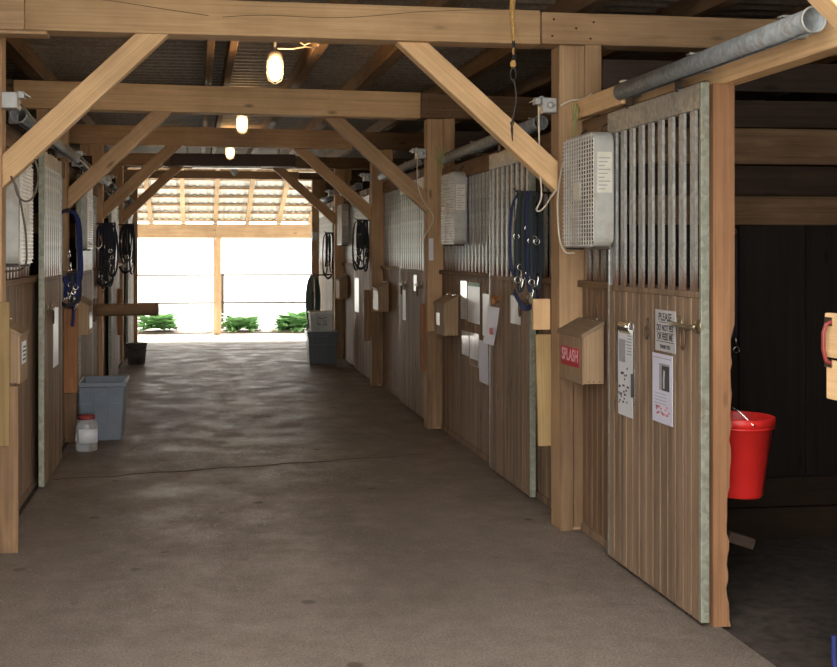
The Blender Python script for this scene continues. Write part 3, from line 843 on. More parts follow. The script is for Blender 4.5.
# the boxes reach back to the wall boards with a mounting cleat
def text_mesh(name, txt, size, mat, parent, M4, bold=0):
    cu = bpy.data.curves.new(name, 'FONT'); cu.body = txt; cu.size = size; cu.align_x = 'CENTER'; cu.align_y = 'CENTER'
    cu.extrude = .0004; cu.offset = bold
    o = bpy.data.objects.new('tmp', cu); C.objects.link(o)
    dg = bpy.context.evaluated_depsgraph_get()
    me = bpy.data.meshes.new_from_object(o.evaluated_get(dg)); bpy.data.objects.remove(o)
    me.transform(M4); me.materials.clear(); me.materials.append(mat)
    q = bpy.data.objects.new(name, me); C.objects.link(q); q.parent = parent
    return q
def facing(s, x, y, z, sx=1, sy=1):
    """text plane facing the aisle: right wall (s=1) reads towards the viewer"""
    return Matrix(((0, 0, -s, x), (-s*sx, 0, 0, y), (0, sy, 0, z), (0, 0, 0, 1)))
b0 = bx[0]
sg = build('name_sign', MB().box(-.1295, -.127, -.15, .16, .085, .195), M['sign_red'], b0, .001)
sg['label'] = 'red sign lettered in pink'
text_mesh('lettering', 'SPLASH', .085, M['sign_pink'], sg, facing(1, -.130, .005, .145, 1.0, 1.15), .002)
build('name_tag', MB().box(-.130, -.1275, -.02, .12, .08, .19), M['paper'], bx[1], .001)
build('name_tag', MB().box(-.130, -.1275, -.19, .19, .02, .25), M['card'], bx[2], .001)
nt_ = build('name_tag', MB().box(-.1295, -.1275, -.10, .12, .10, .23), M['paper'], bx[4], .001)
ln = MB()
for k in range(4): ln.box(-.1302, -.1296, -.08, .08-.03*(k % 2), .12+k*.024, .13+k*.024)
build('print_lines', ln, M['ink'], nt_)
build('name_tag', MB().box(-.130, -.1275, -.10, .14, .05, .20), M['paper'], bx[5], .001)

# ---------------------------------------------------------------- planks hanging past each post
def plank(name, x0, x1, y, z0, z1, mat, lab, lean=0, t=.025):
    o = build(name, MB().box(-(x1-x0)/2, (x1-x0)/2, -t/2, t/2, 0, z1-z0), M[mat], loc=((x0+x1)/2, y, z0), bev=.003)
    o.rotation_euler = (0, lean, 0); return tag(o, lab, 'plank', 'planks beside the posts')
plank('hanging_plank', 2.095, 2.195, 6.605, .48, 1.17, 'yellow_z', 'yellowish bare plank hanging behind the nearest right post', R(-1.5))
plank('short_block', 2.06, 2.168, 6.605, 1.20, 1.39, 'beam_z', 'short timber block under the halters at the nearest right post', 0, .04)
plank('hanging_plank', 2.14, 2.23, 10.435, .52, 1.18, 'red_z', 'red-brown plank on the second right post, under the door latch')
plank('hanging_plank', 2.10, 2.19, 13.78, .55, 1.20, 'old_z', 'dark plank just beyond the third right post')
plank('hanging_plank', -1.20, -1.04, 9.90, .44, 1.18, 'red_z', 'red-brown plank on the left post under the blue rope', t=.04)
plank('hanging_plank', -1.20, -1.055, 9.915, .0, .435, 'old_z', 'pale short plank standing below the red-brown plank', t=.03)
plank('hanging_plank', -1.12, -1.0, 15.2, .55, 1.18, 'red_z', 'red-brown plank past the wooden rack pole on the left')
plank('hanging_plank', -1.28, -.99, 6.32, .0, .93, 'old_z', 'weathered board at the foot of the nearest left post', R(0), .03)
plank('hanging_plank', -1.28, -1.035, 6.30, .60, 1.40, 'yellow_z', 'yellow-stained board on the nearest left post', R(0), .02)

# pole sticking out from the left
t = thing('rack_pole', (-1.05, 12.0, 1.06), 'stout wooden rack pole sticking out into the aisle on the left', 'pole')
build('pole_timber', MB().tube([(-.1, 0, 0), (.63, 0, 0)], .068, 10), M['old_x'], t)
build('mount_plate', MB().box(-.07, -.025, -.11, .11, -.12, .12), M['old_z'], t, .004)
build('end_cap', MB().lathe([(0, .0), (.060, .0), (.060, .012), (0, .016)], (.63, 0, 0), 12, axis='x'), M['galv'], t)

# ---------------------------------------------------------------- outlet boxes and cords
def make_outlet():
    t = thing('outlet_box', (0,0,0), 'outlet', 'outlet box', 'outlet boxes on the posts')
    build('box', MB().box(-.085, 0, -.04, .045, -.045, .045), M['outlet'], t, .004)
    build('cover', MB().box(-.092, -.086, -.05, .055, -.052, .052).box(-.125, -.092, -.01, .05, .01, .05), M['galv'], t, .003)
    build('flap', MB().prism([(-.09, .05), (-.15, .02), (-.152, .026), (-.092, .058)], 'y', -.045, .03), M['galv'], t)
    build('conduit_nut', MB().lathe([(0, -.018), (.022, -.018), (.022, 0), (.014, .0)], (-.04, -.04, .0), 10, axis='y'), M['outlet'], t)
    return t
ob0 = make_outlet()
for k, (s, x, y, z, lab) in enumerate([(1, 2.168, 6.50, 2.57, 'grey outlet box on the nearest right post'), (1, 2.168, 10.33, 2.62, 'grey outlet box on the second right post'), (1, 2.168, 13.68, 2.62, 'grey outlet box on the third right post'), (1, 2.168, 17.38, 2.62, 'grey outlet box on the fourth right post'),
        (-1, -1.09, 6.40, 2.535, 'grey outlet box at the left edge above the nearest brace foot'), (-1, -1.14, 10.03, 2.53, 'grey outlet box on the left post with the blue rope'), (-1, -1.11, 13.38, 2.55, 'grey outlet box on the third left post'), (-1, -1.12, 17.08, 2.55, 'grey outlet box on the fourth left post')]):
    o = ob0 if k == 0 else copy_tree(ob0)
    o.location = (x, y, z); o.rotation_euler = (0, 0, 0 if s > 0 else PI); o['label'] = lab
def cable(name, pts, r, mat, lab, group=None):
    P = [Vector(p) for p in pts]; o0 = P[0].copy()
    o = build(name, MB().tube([p-o0 for p in spline(P)], r, 7), M[mat], loc=o0)
    return tag(o, lab, 'cord', group)
def pix(px, py, X):
    y, z = at(px, py, X); return (X, y, z)
cable('power_cord', [(2.06, 6.47, 2.56), (2.055, 6.46, 2.48), (2.06, 6.46, 2.2), (2.075, 6.47, 2.02), (2.06, 6.52, 1.94), (2.09, 6.50, 1.94), (2.14, 6.45, 2.03), (2.16, 6.43, 2.06)], .0055, 'cord', 'pale cord hanging in a loop from the nearest right outlet box')
cable('power_cord', [(2.20, 6.405, 2.24), (2.165, 6.36, 2.18), (2.13, 6.33, 2.02), (2.12, 6.30, 1.88), (2.12, 6.27, 1.76), (2.13, 6.20, 1.68), (2.15, 6.10, 1.675)], .005, 'cord', 'pale cord curving around the largest fan')
cable('power_cord', [(2.17, 6.395, 2.56), (2.23, 6.39, 2.59), (2.30, 6.385, 2.60), (2.36, 6.38, 2.63)], .006, 'cord', 'short pale cord across the face of the nearest right post')
cable('power_cord', [(2.09, 10.29, 2.6), (2.06, 10.2, 2.45), (2.06, 10.15, 2.3), (2.08, 10.1, 2.2), (2.1, 9.95, 2.1), (2.13, 9.8, 2.0), (2.12, 9.92, 1.9), (2.08, 10.2, 1.75)], .006, 'cord', 'pale cord hanging beside the second right fan')
cable('power_cord', [(-.99, 6.40, 2.52), (-.93, 6.40, 2.44), (-.90, 6.42, 2.38), (-.91, 6.50, 2.36)], .008, 'cord_d', 'short cord drooping from the left edge outlet box')
cable('power_cord', [(-1.0, 6.24, 2.06), (-.98, 6.24, 1.99), (-.94, 6.24, 1.96), (-.90, 6.26, 1.99), (-.88, 6.3, 2.1), (-.90, 6.31, 2.2)], .006, 'cord_d', 'dark cord looping below the nearest left brace')
cable('power_cord', [(-1.02, 6.24, 2.10), (-.985, 6.25, 2.02), (-.96, 6.28, 1.88), (-.95, 6.33, 1.74), (-.965, 6.38, 1.60), (-1.06, 6.46, 1.57), (-1.13, 6.5, 1.57)], .006, 'cord_d', 'dark cord hanging down the nearest left fan')
cable('power_cord', [(-1.04, 10.0, 2.50), (-.99, 10.0, 2.46), (-.94, 10.02, 2.38), (-.95, 10.1, 2.30)], .008, 'cord', 'cord drooping from the outlet box above the blue rope')
cable('power_cord', [(-1.09, 10.55, 1.85), (-1.02, 10.6, 1.78), (-.96, 10.9, 1.72), (-.97, 11.5, 1.76), (-1.03, 12.0, 1.85)], .006, 'cord', 'pale cord sagging behind the blue rope')
0 and cable('tether', [(-1.0, 17.2, 2.4), (-1.0, 17.2, 2.3), (-1.01, 17.2, 2.2)], .006, 'cord', 'thin cord at the fourth left post')

# twine and hook hanging in front of the nearest beam
hx, hy = 1.76, 6.0
t = thing('hanging_hook', (hx, hy, 2.34), 'rusty iron hook on yellow twine before the nearest beam', 'hook')
random.seed(11)
tw = MB()
for q in range(4):
    tw.tube(spline([(random.uniform(-.012,.012), random.uniform(-.012,.012), .95-k*.14) for k in range(4)], 6), .007, 6)
tw.tube(spline([(.0,0,.53), (.006,.01,.50), (-.004,-.01,.46), (.002,0,.45)], 5), .006, 6)
for q in range(14):
    z = random.uniform(.55, .9); a = random.uniform(0, 6.28)
    tw.tube([(0,0,z), (.02*math.cos(a), .02*math.sin(a), z-.02), (.035*math.cos(a), .035*math.sin(a), z-.05)], .0012, 4)
tw.lathe([(0,-.022), (.016,-.012), (.018,.004), (.009,.02), (0,.022)], (0,0,.395), 10)
build('twine', tw, M['twine'], t)
build('strap', MB().ribbon(spline([(0,0,.54), (.004,0,.47), (0,0,.40)]), .016, .004, (1,0,0)), M['black'], t)
ck = MB()
pts = [(.016*math.cos(a)*(1.0), 0, .335+.036*math.sin(a)) for a in [2*PI*k/16 for k in range(16)]]
ck.tube(pts, .004, 6, closed=True)
build('chain_link', ck, M['iron'], t)
build('hook_rod', MB().tube(spline([(0,0,.31), (.014,0,.25), (.016,0,.18), (.002,0,.10), (-.008,0,.055)]), .0055, 7).tube([(-.008,0,.07), (-.007,0,.03), (-.004,0,-.04)], [.004,.008,.002], 7).ring((-.006,0,.062), .010, .003, 'y', 10, 5), M['iron'], t)
cable('loose_string', [(1.86, 6.405, 3.10), (1.90, 6.40, 3.0), (1.93, 6.40, 2.93)], .002, 'twine', 'thin loose straw string hanging on the nearest beam')

# ---------------------------------------------------------------- halters and lead ropes
def halter(name, s, x, y, z, L, spread, cols, lab, seed, metal='chrome', nstrap=4):
    """bundle of webbing on a long peg out of the wall; spreads along x, hangs to z-L"""
    random.seed(seed)
    t = thing(name, (x, y, z), lab, 'halter', 'halters hung on the posts')
    build('peg', MB().tube([(s*(.24 if s > 0 else .14), 0, -.012), (0, 0, -.005), (-s*spread*.4, 0, .0), (-s*spread*.45, 0, .02)], .008, 7), M['iron'], t)
    for k in range(nstrap):
        col = cols[k % len(cols)]
        xo = spread*(k/(max(1, nstrap-1))-.5)*.7; ln = L*random.uniform(.62, 1.0); yo = -(.016+.013*k)+.03
        wd = random.uniform(.30, .55)*spread
        pts = [(xo*.6, yo, .0), (xo*.8-wd*.4, yo, -.08*L/.8), (xo-wd*.5, yo-.004, -ln*.45), (xo-wd*.42, yo, -ln*.85), (xo, yo+.004, -ln), (xo+wd*.42, yo, -ln*.82), (xo+wd*.5, yo+.004, -ln*.45), (xo*.8+wd*.4, yo, -.08*L/.8)]
        P = spline(pts+[pts[0]], 5)[:-1]
        build('strap', MB().ribbon(P, .022, .005, (.93, 0, .36), closed=True), M[col], t)
        pts = [(xo+wd*.2, yo-.006, .0), (xo+wd*.25, yo-.008, -ln*.4), (xo+wd*.1, yo-.006, -ln*random.uniform(.75, .98))]
        build('strap', MB().ribbon(spline(pts, 5), .026, .005, (.97, .25, 0)), M[cols[(k+1) % len(cols)]], t)
        for q in range(2):
            build('ring', MB().ring((xo+random.uniform(-.5,.5)*wd, yo-.010, -ln*random.uniform(.4, 1.0)), .019, .0034, 'y', 14, 6), M[metal], t)
        zz = -ln*random.uniform(.85, 1.0)
        hw = MB().tube([(xo, yo-.008, zz+.03), (xo+.01, yo-.010, zz), (xo+.004, yo-.008, zz-.04), (xo-.012, yo-.008, zz-.06), (xo-.014, yo-.008, zz-.03)], .0045, 6); build('snap', hw, M[metal], t)
    P = spline([(-spread*.55, -.05, -L*.80), (-spread*.2, -.085, -L*.93), (spread*.25, -.075, -L*.88), (spread*.5, -.05, -L*.72)], 6)
    build('noseband', MB().ribbon(P, .036, .008, (.1, -.2, 1)), M[cols[0]], t)
    return t
halter('halter', 1, 2.095, 6.86, 2.07, .80, .17, ['navy', 'green', 'black'], 'dark navy and green halters bundled behind the nearest right post', 21, nstrap=5)
halter('halter', 1, 2.11, 14.1, 2.10, .68, .17, ['black'], 'black halters hanging beyond the third right post', 23, nstrap=4)
halter('halter', 1, 2.12, 17.75, 2.0, .80, .15, ['black'], 'small black halter before the bright far door', 24, nstrap=3)
halter('halter', -1, -1.10, 9.80, 1.50, .30, .16, ['black', 'blue'], 'tangled halter and snaps under the blue rope', 25, nstrap=3)
halter('halter', -1, -1.06, 13.12, 2.02, .78, .24, ['black', 'navy', 'black'], 'large tangle of dark halters on the third left post', 26, nstrap=7)
halter('halter', -1, -1.04, 16.75, 2.10, .78, .22, ['black', 'black', 'navy'], 'black halters on the fourth left post', 28, nstrap=5)
# thick blue lead rope doubled over a peg
t = thing('lead_rope', (-1.155, 9.84, 2.05), 'thick blue lead rope looped over a peg on the left post', 'rope')
rp = MB()
for q, (wd, ln) in enumerate(((.125, .80), (.112, .74), (.098, .80))):
    c0 = .03
    pts = [(c0-wd, -.02*q, -.28), (c0-wd*.8, -.02*q, -.07), (c0, -.02*q, 0.0-.008*q), (c0+wd*.75, -.02*q, -.07), (c0+wd*.95, -.02*q, -.30), (c0+wd*.8+.02, -.02*q, -ln*.75), (c0+.05, -.02*q, -ln)]
    rp.tube(spline(pts, 7), .011, 8)
    pts = [(c0-wd, -.02*q, -.28), (c0-wd*.8, -.02*q, -.5), (c0+.01, -.02*q, -ln*.86), (c0+.05, -.02*q, -ln-.05)]
    rp.tube(spline(pts, 7), .011, 8)
rp.tube(spline([(.08, -.03, -.76), (.085, -.03, -.9), (.075, -.03, -1.02)], 5), .013, 8)
build('rope', rp, M['blue'], t)
sn = MB()
for x_, z_ in ((.05, -.34), (.06, -.46), (.085, -.66), (.09, -.75), (.04, -.71)): sn.tube([(x_, -.06, z_), (x_+.004, -.065, z_-.05)], .009, 6).ring((x_, -.065, z_-.06), .013, .004, 'y', 10, 5)
build('snap', sn, M['chrome'], t)
build('peg', MB().tube([(-.06, .08, .01), (-.04, -.02, -.01), (.04, -.07, -.012), (.05, -.08, .01)], .010, 8), M['iron'], t)

# ---------------------------------------------------------------- things on the nearest right door
XF = XD-.003
def sheet(name, px0, py0, px1, py1, X, mat, lab, cat, t=.0015, lift=0, skew=0, curl=0, group=None, s=1):
    """paper on a stall front, given by its corners; s: wall side"""
    ya, za = at(px0, py0, X); yb, zb = at(px1, py1, X)
    ya2, za2 = at(px0, py1, X); yb2, zb2 = at(px1, py0, X)
    zt = (za+zb2)/2; zl = (za2+zb)/2
    yc = (ya+yb)/2; w2 = abs(yb-ya)/2; h = zt-zl
    n = 8; vs = []
    for k in range(n+1):
        u = k/n; z = -u*h
        dx = -s*(t+lift+curl*u*u)
        for sgn in (-1, 1):
            for dd in (0, -s*t):
                vs.append((dx+dd, sgn*w2+skew*u, z+(.0)))
    fs = []
    for k in range(n):
        a = 4*k; b2 = a+4
        fs += [(a, a+2, b2+2, b2), (a+1, b2+1, b2+3, a+3), (a, b2, b2+1, a+1), (a+2, a+3, b2+3, b2+2)]
    fs += [(0,1,3,2), (4*n, 4*n+2, 4*n+3, 4*n+1)]
    o = build(name, MB().add(vs, fs), M[mat], loc=(X, yc, zt))
    tag(o, lab, cat, group)
    return o, w2, h
# clipboard
ya, zt = at(618, 321, XF); yb, _ = at(636, 321, XF); yc = (ya+yb)/2
t = thing('clipboard', (XF, yc, zt), 'clipboard with long paper on the nearest right door', 'clipboard')
build('backing', MB().box(-.006, 0, -.112, .112, -.42, 0), M['iron'], t, .002)
build('metal_edge', MB().box(-.009, -.001, -.116, -.108, -.42, 0), M['chrome'], t); build('metal_edge', MB().box(-.009, -.001, .108, .116, -.33, 0), M['chrome'], t)
pp = build('paper', MB().box(-.0085, -.0065, -.098, .098, -.49, -.035), M['paper'], t)
build('clip', MB().prism([(-.007, -.06), (-.020, -.045), (-.026, -.02), (-.018, .0), (-.007, .005)], 'y', -.075, .075).box(-.03, -.02, -.05, .05, -.025, -.012), M['chrome'], t, .002)
b = MB(); b.box(-.0095, -.0086, .0, .085, -.21, -.09); build('printed_photo', b, M['ink_grey'], pp)
random.seed(2); b = MB(); b2 = MB()
for k in range(7): b.box(-.0094, -.0086, -.085, -.01-random.uniform(0,.02), -.07-k*.016, -.064-k*.016)
for k in range(24): yy = random.uniform(-.07, .08); zz = -.24-.2*random.random(); b2.box(-.0094, -.0086, yy, yy+random.uniform(.008,.028), zz, zz+.010)
build('print_lines', b, M['ink_grey'], pp); build('hand_writing', b2, M['ink'], pp)
build('pen', MB().tube([(-.013, -.10, -.38), (-.013, -.10, -.26)], .006, 8), M['ink'], t)
# PLEASE sign
ya, zt = at(656, 309, XF); yb, zb = at(676, 347, XF); yc = (ya+yb)/2; hw_ = (ya-yb)/2
t = build('notice_sign', MB().box(-.004, 0, -hw_, hw_, -.20, 0), M['card'], loc=(XF, yc, zt), bev=.0008)
tag(t, 'small grey notice asking please do not pet or feed me', 'sign')
tw_ = hw_*2
for txt, z, sz, sx_ in (('PLEASE', -.035, .052, 1.05), ('DO NOT PET', -.088, .042, .88), ('OR FEED ME', -.131, .042, .86), ('THANK YOU', -.178, .024, .95)):
    text_mesh('lettering', txt, sz, M['ink'], t, facing(1, -.0045, 0, z, sx_*hw_*2/.26, 1.0), .0012)
b = MB()
for z, f_ in ((-.059, .58), (-.110, .86), (-.153, .86)): b.box(-.0052, -.0042, -hw_*f_, hw_*f_, z-.0018, z+.0018)
build('underline', b, M['ink'], t)
# poster
ya, zt = at(653, 352, XF); yb, _ = at(673, 352, XF); yc = (ya+yb)/2; hw_ = (ya-yb)/2
t = build('printed_notice', MB().box(-.003, 0, -hw_, hw_, -.335, 0), M['paper_lilac'], loc=(XF, yc, zt), bev=.0005)
tag(t, 'tall lilac printed notice with dark photo below the grey notice', 'notice')
build('printed_photo', MB().box(-.0038, -.003, -hw_*.72, hw_*.30, -.175, -.045), M['ink_grey'], t)
build('photo_figure', MB().box(-.0045, -.0038, -hw_*.72, hw_*.02, -.175, -.055), M['ink'], t)
build('photo_light', MB().prism([(-.03, -.165), (-.015, -.165), (-.012, -.12), (-.02, -.075), (-.035, -.08), (-.03, -.12)], 'x', -.0052, -.0045), M['card'], t)
b = MB().box(-.0038, -.003, -hw_*.9, hw_*.9, -.022, -.018)
for k in range(4): b.box(-.0038, -.003, -hw_*.4, hw_*.8, -.195-k*.016, -.192-k*.016)
build('print_lines', b, M['ink_grey'], t)
random.seed(4); b = MB()
for k in range(20): yy = random.uniform(-hw_*.85, hw_*.6); zz = -.30+random.random()*.045; b.box(-.0038, -.003, yy, yy+.018, zz, zz+.009)
build('coloured_print', b, M['pink'], t)
# snap ring on a nail
y_, z_ = at(649, 318, XF)
t = thing('snap_hook', (XF, y_, z_), 'small metal snap hanging left of the grey notice', 'snap')
build('snap_body', MB().tube([(-.008,0,0), (-.01,0,-.03), (-.012,0,-.045)], .005, 7), M['iron'], t)
pts = [(-.012, .019*math.cos(a), -.072+.034*math.sin(a)) for a in [2*PI*k/16 for k in range(16)]]
build('snap_ring', MB().tube(pts, .005, 6, closed=True), M['iron'], t)
# latches on doors
def latch(x, y, z, lab, s=1):
    t = thing('door_latch', (x, y, z), lab, 'latch', 'door latches')
    for yy in (.10, -.095):
        b = MB().lathe([(0,-.0), (.034, 0), (.034,-.004), (.018,-.010), (.0,-.012)], (0, yy, 0), 16, axis='x')
        if s < 0: b.v = [(-p[0], p[1], p[2]) for p in b.v]
        build('plate', b, M['brass'], t)
        b = MB()
        for a in range(4): b.lathe([(0,-.007), (.005,-.006), (.005,0)], (0, yy+.023*math.cos(a*PI/2+.78), .023*math.sin(a*PI/2+.78)), 8, axis='x')
        if s < 0: b.v = [(-p[0], p[1], p[2]) for p in b.v]
        build('screw', b, M['chrome'], t)
    build('bolt', MB().tube([(-s*.02, .18, .0), (-s*.028, .08, -.002), (-s*.03, -.05, -.01), (-s*.022, -.11, -.0)], [.006,.012,.010,.012], 8), M['brass'], t)
    pts = []
    for k in range(20):
        a = 2*PI*k/20; pts.append((-s*.032, .0+.021*math.cos(a), -.06+.052*math.sin(a)))
    build('shackle', MB().tube(pts, .0055, 7, closed=True), M['iron'], t)
    return t
y_, z_ = at(689, 326, XF); latch(XF, y_, z_+.005, 'brass latch with hanging shackle on the nearest right door')
y_, z_ = at(525, 300, XF); latch(XF, y_+.02, z_, 'dark latch on the second right door')
y_, z_ = at(421, 285, XF); latch(XF, y_+.05, z_, 'small dark latch on the third right door')
y_, z_ = at(405, 284, XF); latch(XF, y_+.05, z_, 'small dark latch on the far half of the third right door')
latch(-1.072, 8.22, 1.27, 'dark latch on the nearest left sliding door', -1)

# papers on the second stall front and door
XP = XW-.004
grp = 'papers on the second right stall front'
sheet('loose_paper', 461, 281, 467, 319, XP, 'plastic_film', 'dull plastic sleeve, leftmost upper one on the second right stall front', 'paper', group=grp)
o, w2, h = sheet('loose_paper', 468, 284, 480, 323, XP, 'paper', 'brightest white paper with green top on the second right stall front', 'paper', group=grp)
build('green_border', MB().box(-.006, -.0035, -w2-.01, w2+.01, -.02, .012), plain('green_tape', (.08,.25,.10), .5), o)
sheet('loose_paper', 483, 294, 489, 336, XP, 'paper', 'narrow white paper strip left of the loose pink sheet', 'paper', group=grp)
sheet('loose_paper', 462, 331, 469, 355, XP, 'plastic_film', 'plastic sleeve in the lower left of the paper cluster', 'paper', group=grp)
o, w2, h = sheet('loose_paper', 470, 333, 479, 366, XP, 'plastic_film', 'plastic sleeve over brown leaflet, lower middle of the cluster', 'paper', group=grp)
build('brown_leaflet', MB().box(-.0065, -.0035, -w2*.8, w2*.8, -h*.98, -h*.8), M['board'], o)
o, w2, h = sheet('loose_paper', 489, 307, 500, 345, XF, 'paper_lilac', 'pink printed sheet hanging askew by the dark wood knob', 'paper', lift=.003, skew=.09, curl=.02)
build('pink_print', MB().box(-.026, -.0175, -.02, .05, -h*.72, -h*.55), M['pink'], o)
sheet('loose_paper', 479, 341, 488, 383, XP-.05, 'paper_lilac', 'long lilac sheet hanging lowest at the door edge', 'paper', skew=-.02)
sheet('loose_paper', 511, 296, 521, 324, XF, 'plastic_film', 'shiny plastic sleeve beside the latch on the second right door', 'paper')
y_, z_ = at(497, 300, XF)
t = tag(build('wood_knob', MB().lathe([(0,-.05), (.03,-.045), (.035,-.02), (.02,0)], (0,0,0), 12, axis='x').box(-.03, 0, -.09, .09, .0, .03), M['red_z'], loc=(XF, y_, z_)), 'dark red-brown wood knob above the pink sheet', 'knob')
sheet('loose_paper', 414, 275, 417, 291, XF, 'paper', 'white tag between the latches on the third right door', 'paper')
sheet('loose_paper', 403, 290, 406, 320, XF, 'card', 'narrow grey paper on the far half of the third right door', 'paper')
sheet('loose_paper', 355, 278, 359, 312, XF, 'paper', 'bright narrow paper on the fourth right door', 'paper')
t = tag(build('loose_paper', MB().box(-.022, .022, -.003, 0, 0, .21), M['paper'], loc=(2.205, 10.249, 1.60)), 'bright white strip on the second right post below the fan', 'paper')
def lsheet(name, px0, py0, px1, py1, X, mat, lab):
    ya, za = at(px0, py0, X); yb, zb = at(px1, py1, X)
    _, z0 = at((px0+px1)/2, py0, X); _, z1 = at((px0+px1)/2, py1, X)
    o = build(name, MB().box(0, .003, -abs(yb-ya)/2, abs(yb-ya)/2, z1-z0, 0), M[mat], loc=(X, (ya+yb)/2, z0)); return tag(o, lab, 'paper')
lsheet('loose_paper', 53, 308, 58, 366, -1.072, 'paper', 'long white paper on the nearest left sliding door')
lsheet('loose_paper', 84, 312, 87, 327, -1.067, 'paper', 'white note on the left door behind the tote')
y_, z_ = at(389, 356, XW)
t = tag(build('door_catch', MB().box(-.03, 0, -.06, .06, -.02, .02).box(-.05, -.02, -.03, .0, -.015, .015), M['chrome'], loc=(XW, 11.5, .68)), 'small metal catch low on the third right stall front', 'catch')

# ---------------------------------------------------------------- containers
def tub(name, loc, w2, d2, h, mat, lab, cat, taper=.86, ribs=True, lid=None, rz=0):
    t = thing(name, loc, lab, cat, rz=rz)
    a = taper; T = .008
    def ringv(wx, wy, z): return [(-wx,-wy,z), (wx,-wy,z), (wx,wy,z), (-wx,wy,z)]
    vs = ringv(w2*a, d2*a, 0)+ringv(w2, d2, h)+ringv(w2-T, d2-T, h)+ringv(w2*a-T, d2*a-T, T)
    fs = [(3,2,1,0)]
    for k in range(4):
        j = (k+1) % 4
        fs += [(k, j, 4+j, 4+k), (4+k, 4+j, 8+j, 8+k), (8+k, 8+j, 12+j, 12+k)]
    fs.append((12,13,14,15))
    build('body', MB().add(vs, fs), M[mat], t, .008)
    rim = MB()
    for z0, z1, e in ((h-.035, h-.0, .016), (h-.055, h-.04, .008)):
        rim.box(-w2-e, w2+e, -d2-e, -d2+.0, z0, z1).box(-w2-e, w2+e, d2, d2+e, z0, z1).box(-w2-e, -w2, -d2, d2, z0, z1).box(w2, w2+e, -d2, d2, z0, z1)
    build('rim', rim, M[mat], t, .004)
    if ribs:
        rb = MB()
        for xx in (-w2*.32, w2*.32):
            k0, k1 = a, 1.0
            rb.add([(xx*a-.012, -d2*a-.010, .01), (xx*a+.012, -d2*a-.010, .01), (xx+.012, -d2-.010, h-.05), (xx-.012, -d2-.010, h-.05),
                    (xx*a-.012, -d2*a+.004, .01), (xx*a+.012, -d2*a+.004, .01), (xx+.012, -d2+.004, h-.05), (xx-.012, -d2+.004, h-.05)],
                   [(0,1,2,3), (0,4,5,1), (1,5,6,2), (3,2,6,7), (0,3,7,4)])
        rb.box(-w2*.97, w2*.97, -d2*.965-.008, -d2*.965+.012, h*.62, h*.64)
        build('rib', rb, M[mat], t)
        for xx in (0,): build('handle', MB().box(-w2*.35, w2*.35, -d2-.035, -d2-.012, h-.06, h-.045).box(-w2*.35, -w2*.30, -d2-.035, -d2, h-.06, h-.02).box(w2*.30, w2*.35, -d2-.035, -d2, h-.06, h-.02), M[mat], t)
    if lid:
        build('lid', MB().box(-w2-.02, w2+.02, -d2-.02, d2+.02, h, h+.025), M[lid], t, .006)
    return t
tub('storage_tote', (-.845, 10.22, 0), .20, .27, .52, 'tote', 'open blue grey plastic tote on the floor at the left', 'tote')
tub('storage_tote', (1.87, 16.55, 0), .22, .2, .46, 'tote_dark', 'dark lidded bin under the white pail at the far right', 'bin', lid='tote_dark', taper=.9)
t = thing('plastic_jar', (-.93, 9.52, 0), 'clear plastic jar with red lid in front of the tote', 'jar')
pr = [(0,0), (.085,.0), (.095,.015), (.095,.21), (.085,.24), (.065,.26), (.065,.27), (0,.27)]
build('jar_body', MB().lathe(pr, (0,0,0), 24), M['clear'], t)
build('lid', MB().lathe([(0,.300), (.070,.298), (.072,.265), (.066,.262)], (0,0,0), 24), M['red_cap'], t)
lb = MB(); n = 10; vs = []
for k in range(n+1):
    a = R(-125+k*110/n)
    for r_ in (.0955, .0975):
        for z in (.07, .19): vs.append((r_*math.cos(a), r_*math.sin(a), z))
fs = []
for k in range(n):
    q = 4*k
    fs += [(q+2, q+3, q+7, q+6), (q, q+4, q+5, q+1), (q, q+2, q+6, q+4), (q+1, q+5, q+7, q+3)]
build('label', lb.add(vs, fs, True), M['paper'], t)
# metal pail on the left
t = thing('metal_pail', (-.90, 16.75, 0), 'grey metal pail on the floor by the far left post', 'pail')
build('pail_body', MB().lathe([(0,0), (.125,.0), (.155,.31), (.162,.315), (.150,.312), (.120,.012), (0,.012)], (0,0,0), 28), M['steel_pail'], t)
build('hoop', MB().ring((0,0,.10), .137, .005, 'z', 28).ring((0,0,.22), .149, .005, 'z', 28), M['steel_pail'], t)
build('bail', MB().tube(spline([(.158,0,.30), (.13,-.09,.26), (0,-.165,.22), (-.13,-.09,.26), (-.158,0,.30)]), .004, 6), M['iron'], t)
# white pail on the dark bin
t = thing('white_pail', (1.855, 16.55, .487), 'white square pail with dark mark on the dark lidded bin', 'pail')
def sqr(w_, z, n=5, r_=.04):
    p = []
    for cx_, cy_, a0 in ((w_-r_, w_-r_, 0), (-w_+r_, w_-r_, 90), (-w_+r_, -w_+r_, 180), (w_-r_, -w_+r_, 270)):
        for k in range(n+1): a = R(a0+90*k/n); p.append((cx_+r_*math.cos(a), cy_+r_*math.sin(a), z))
    return p
rings = [sqr(.150, 0), sqr(.172, .27), sqr(.182, .272), sqr(.182, .295), sqr(.168, .295), sqr(.145, .01)]
vs = [p for r_ in rings for p in r_]; n = len(rings[0]); fs = [tuple(range(n))]
for i in range(len(rings)-1):
    for k in range(n): fs.append((i*n+k, i*n+(k+1) % n, (i+1)*n+(k+1) % n, (i+1)*n+k))
fs.append(tuple((len(rings)-1)*n+k for k in range(n)))
build('pail_body', MB().add(vs, fs, True), M['white_plastic'], t)
build('printed_mark', MB().lathe([(0,-.004), (.035,-.004), (.035,0)], (.055, -.160, .13), 16, axis='y').lathe([(0,-.004), (.03,-.004), (.03,0)], (-.04, -.160, .13), 16, axis='y').box(-.07, .09, -.164, -.158, .09, .10), M['ink_grey'], t)
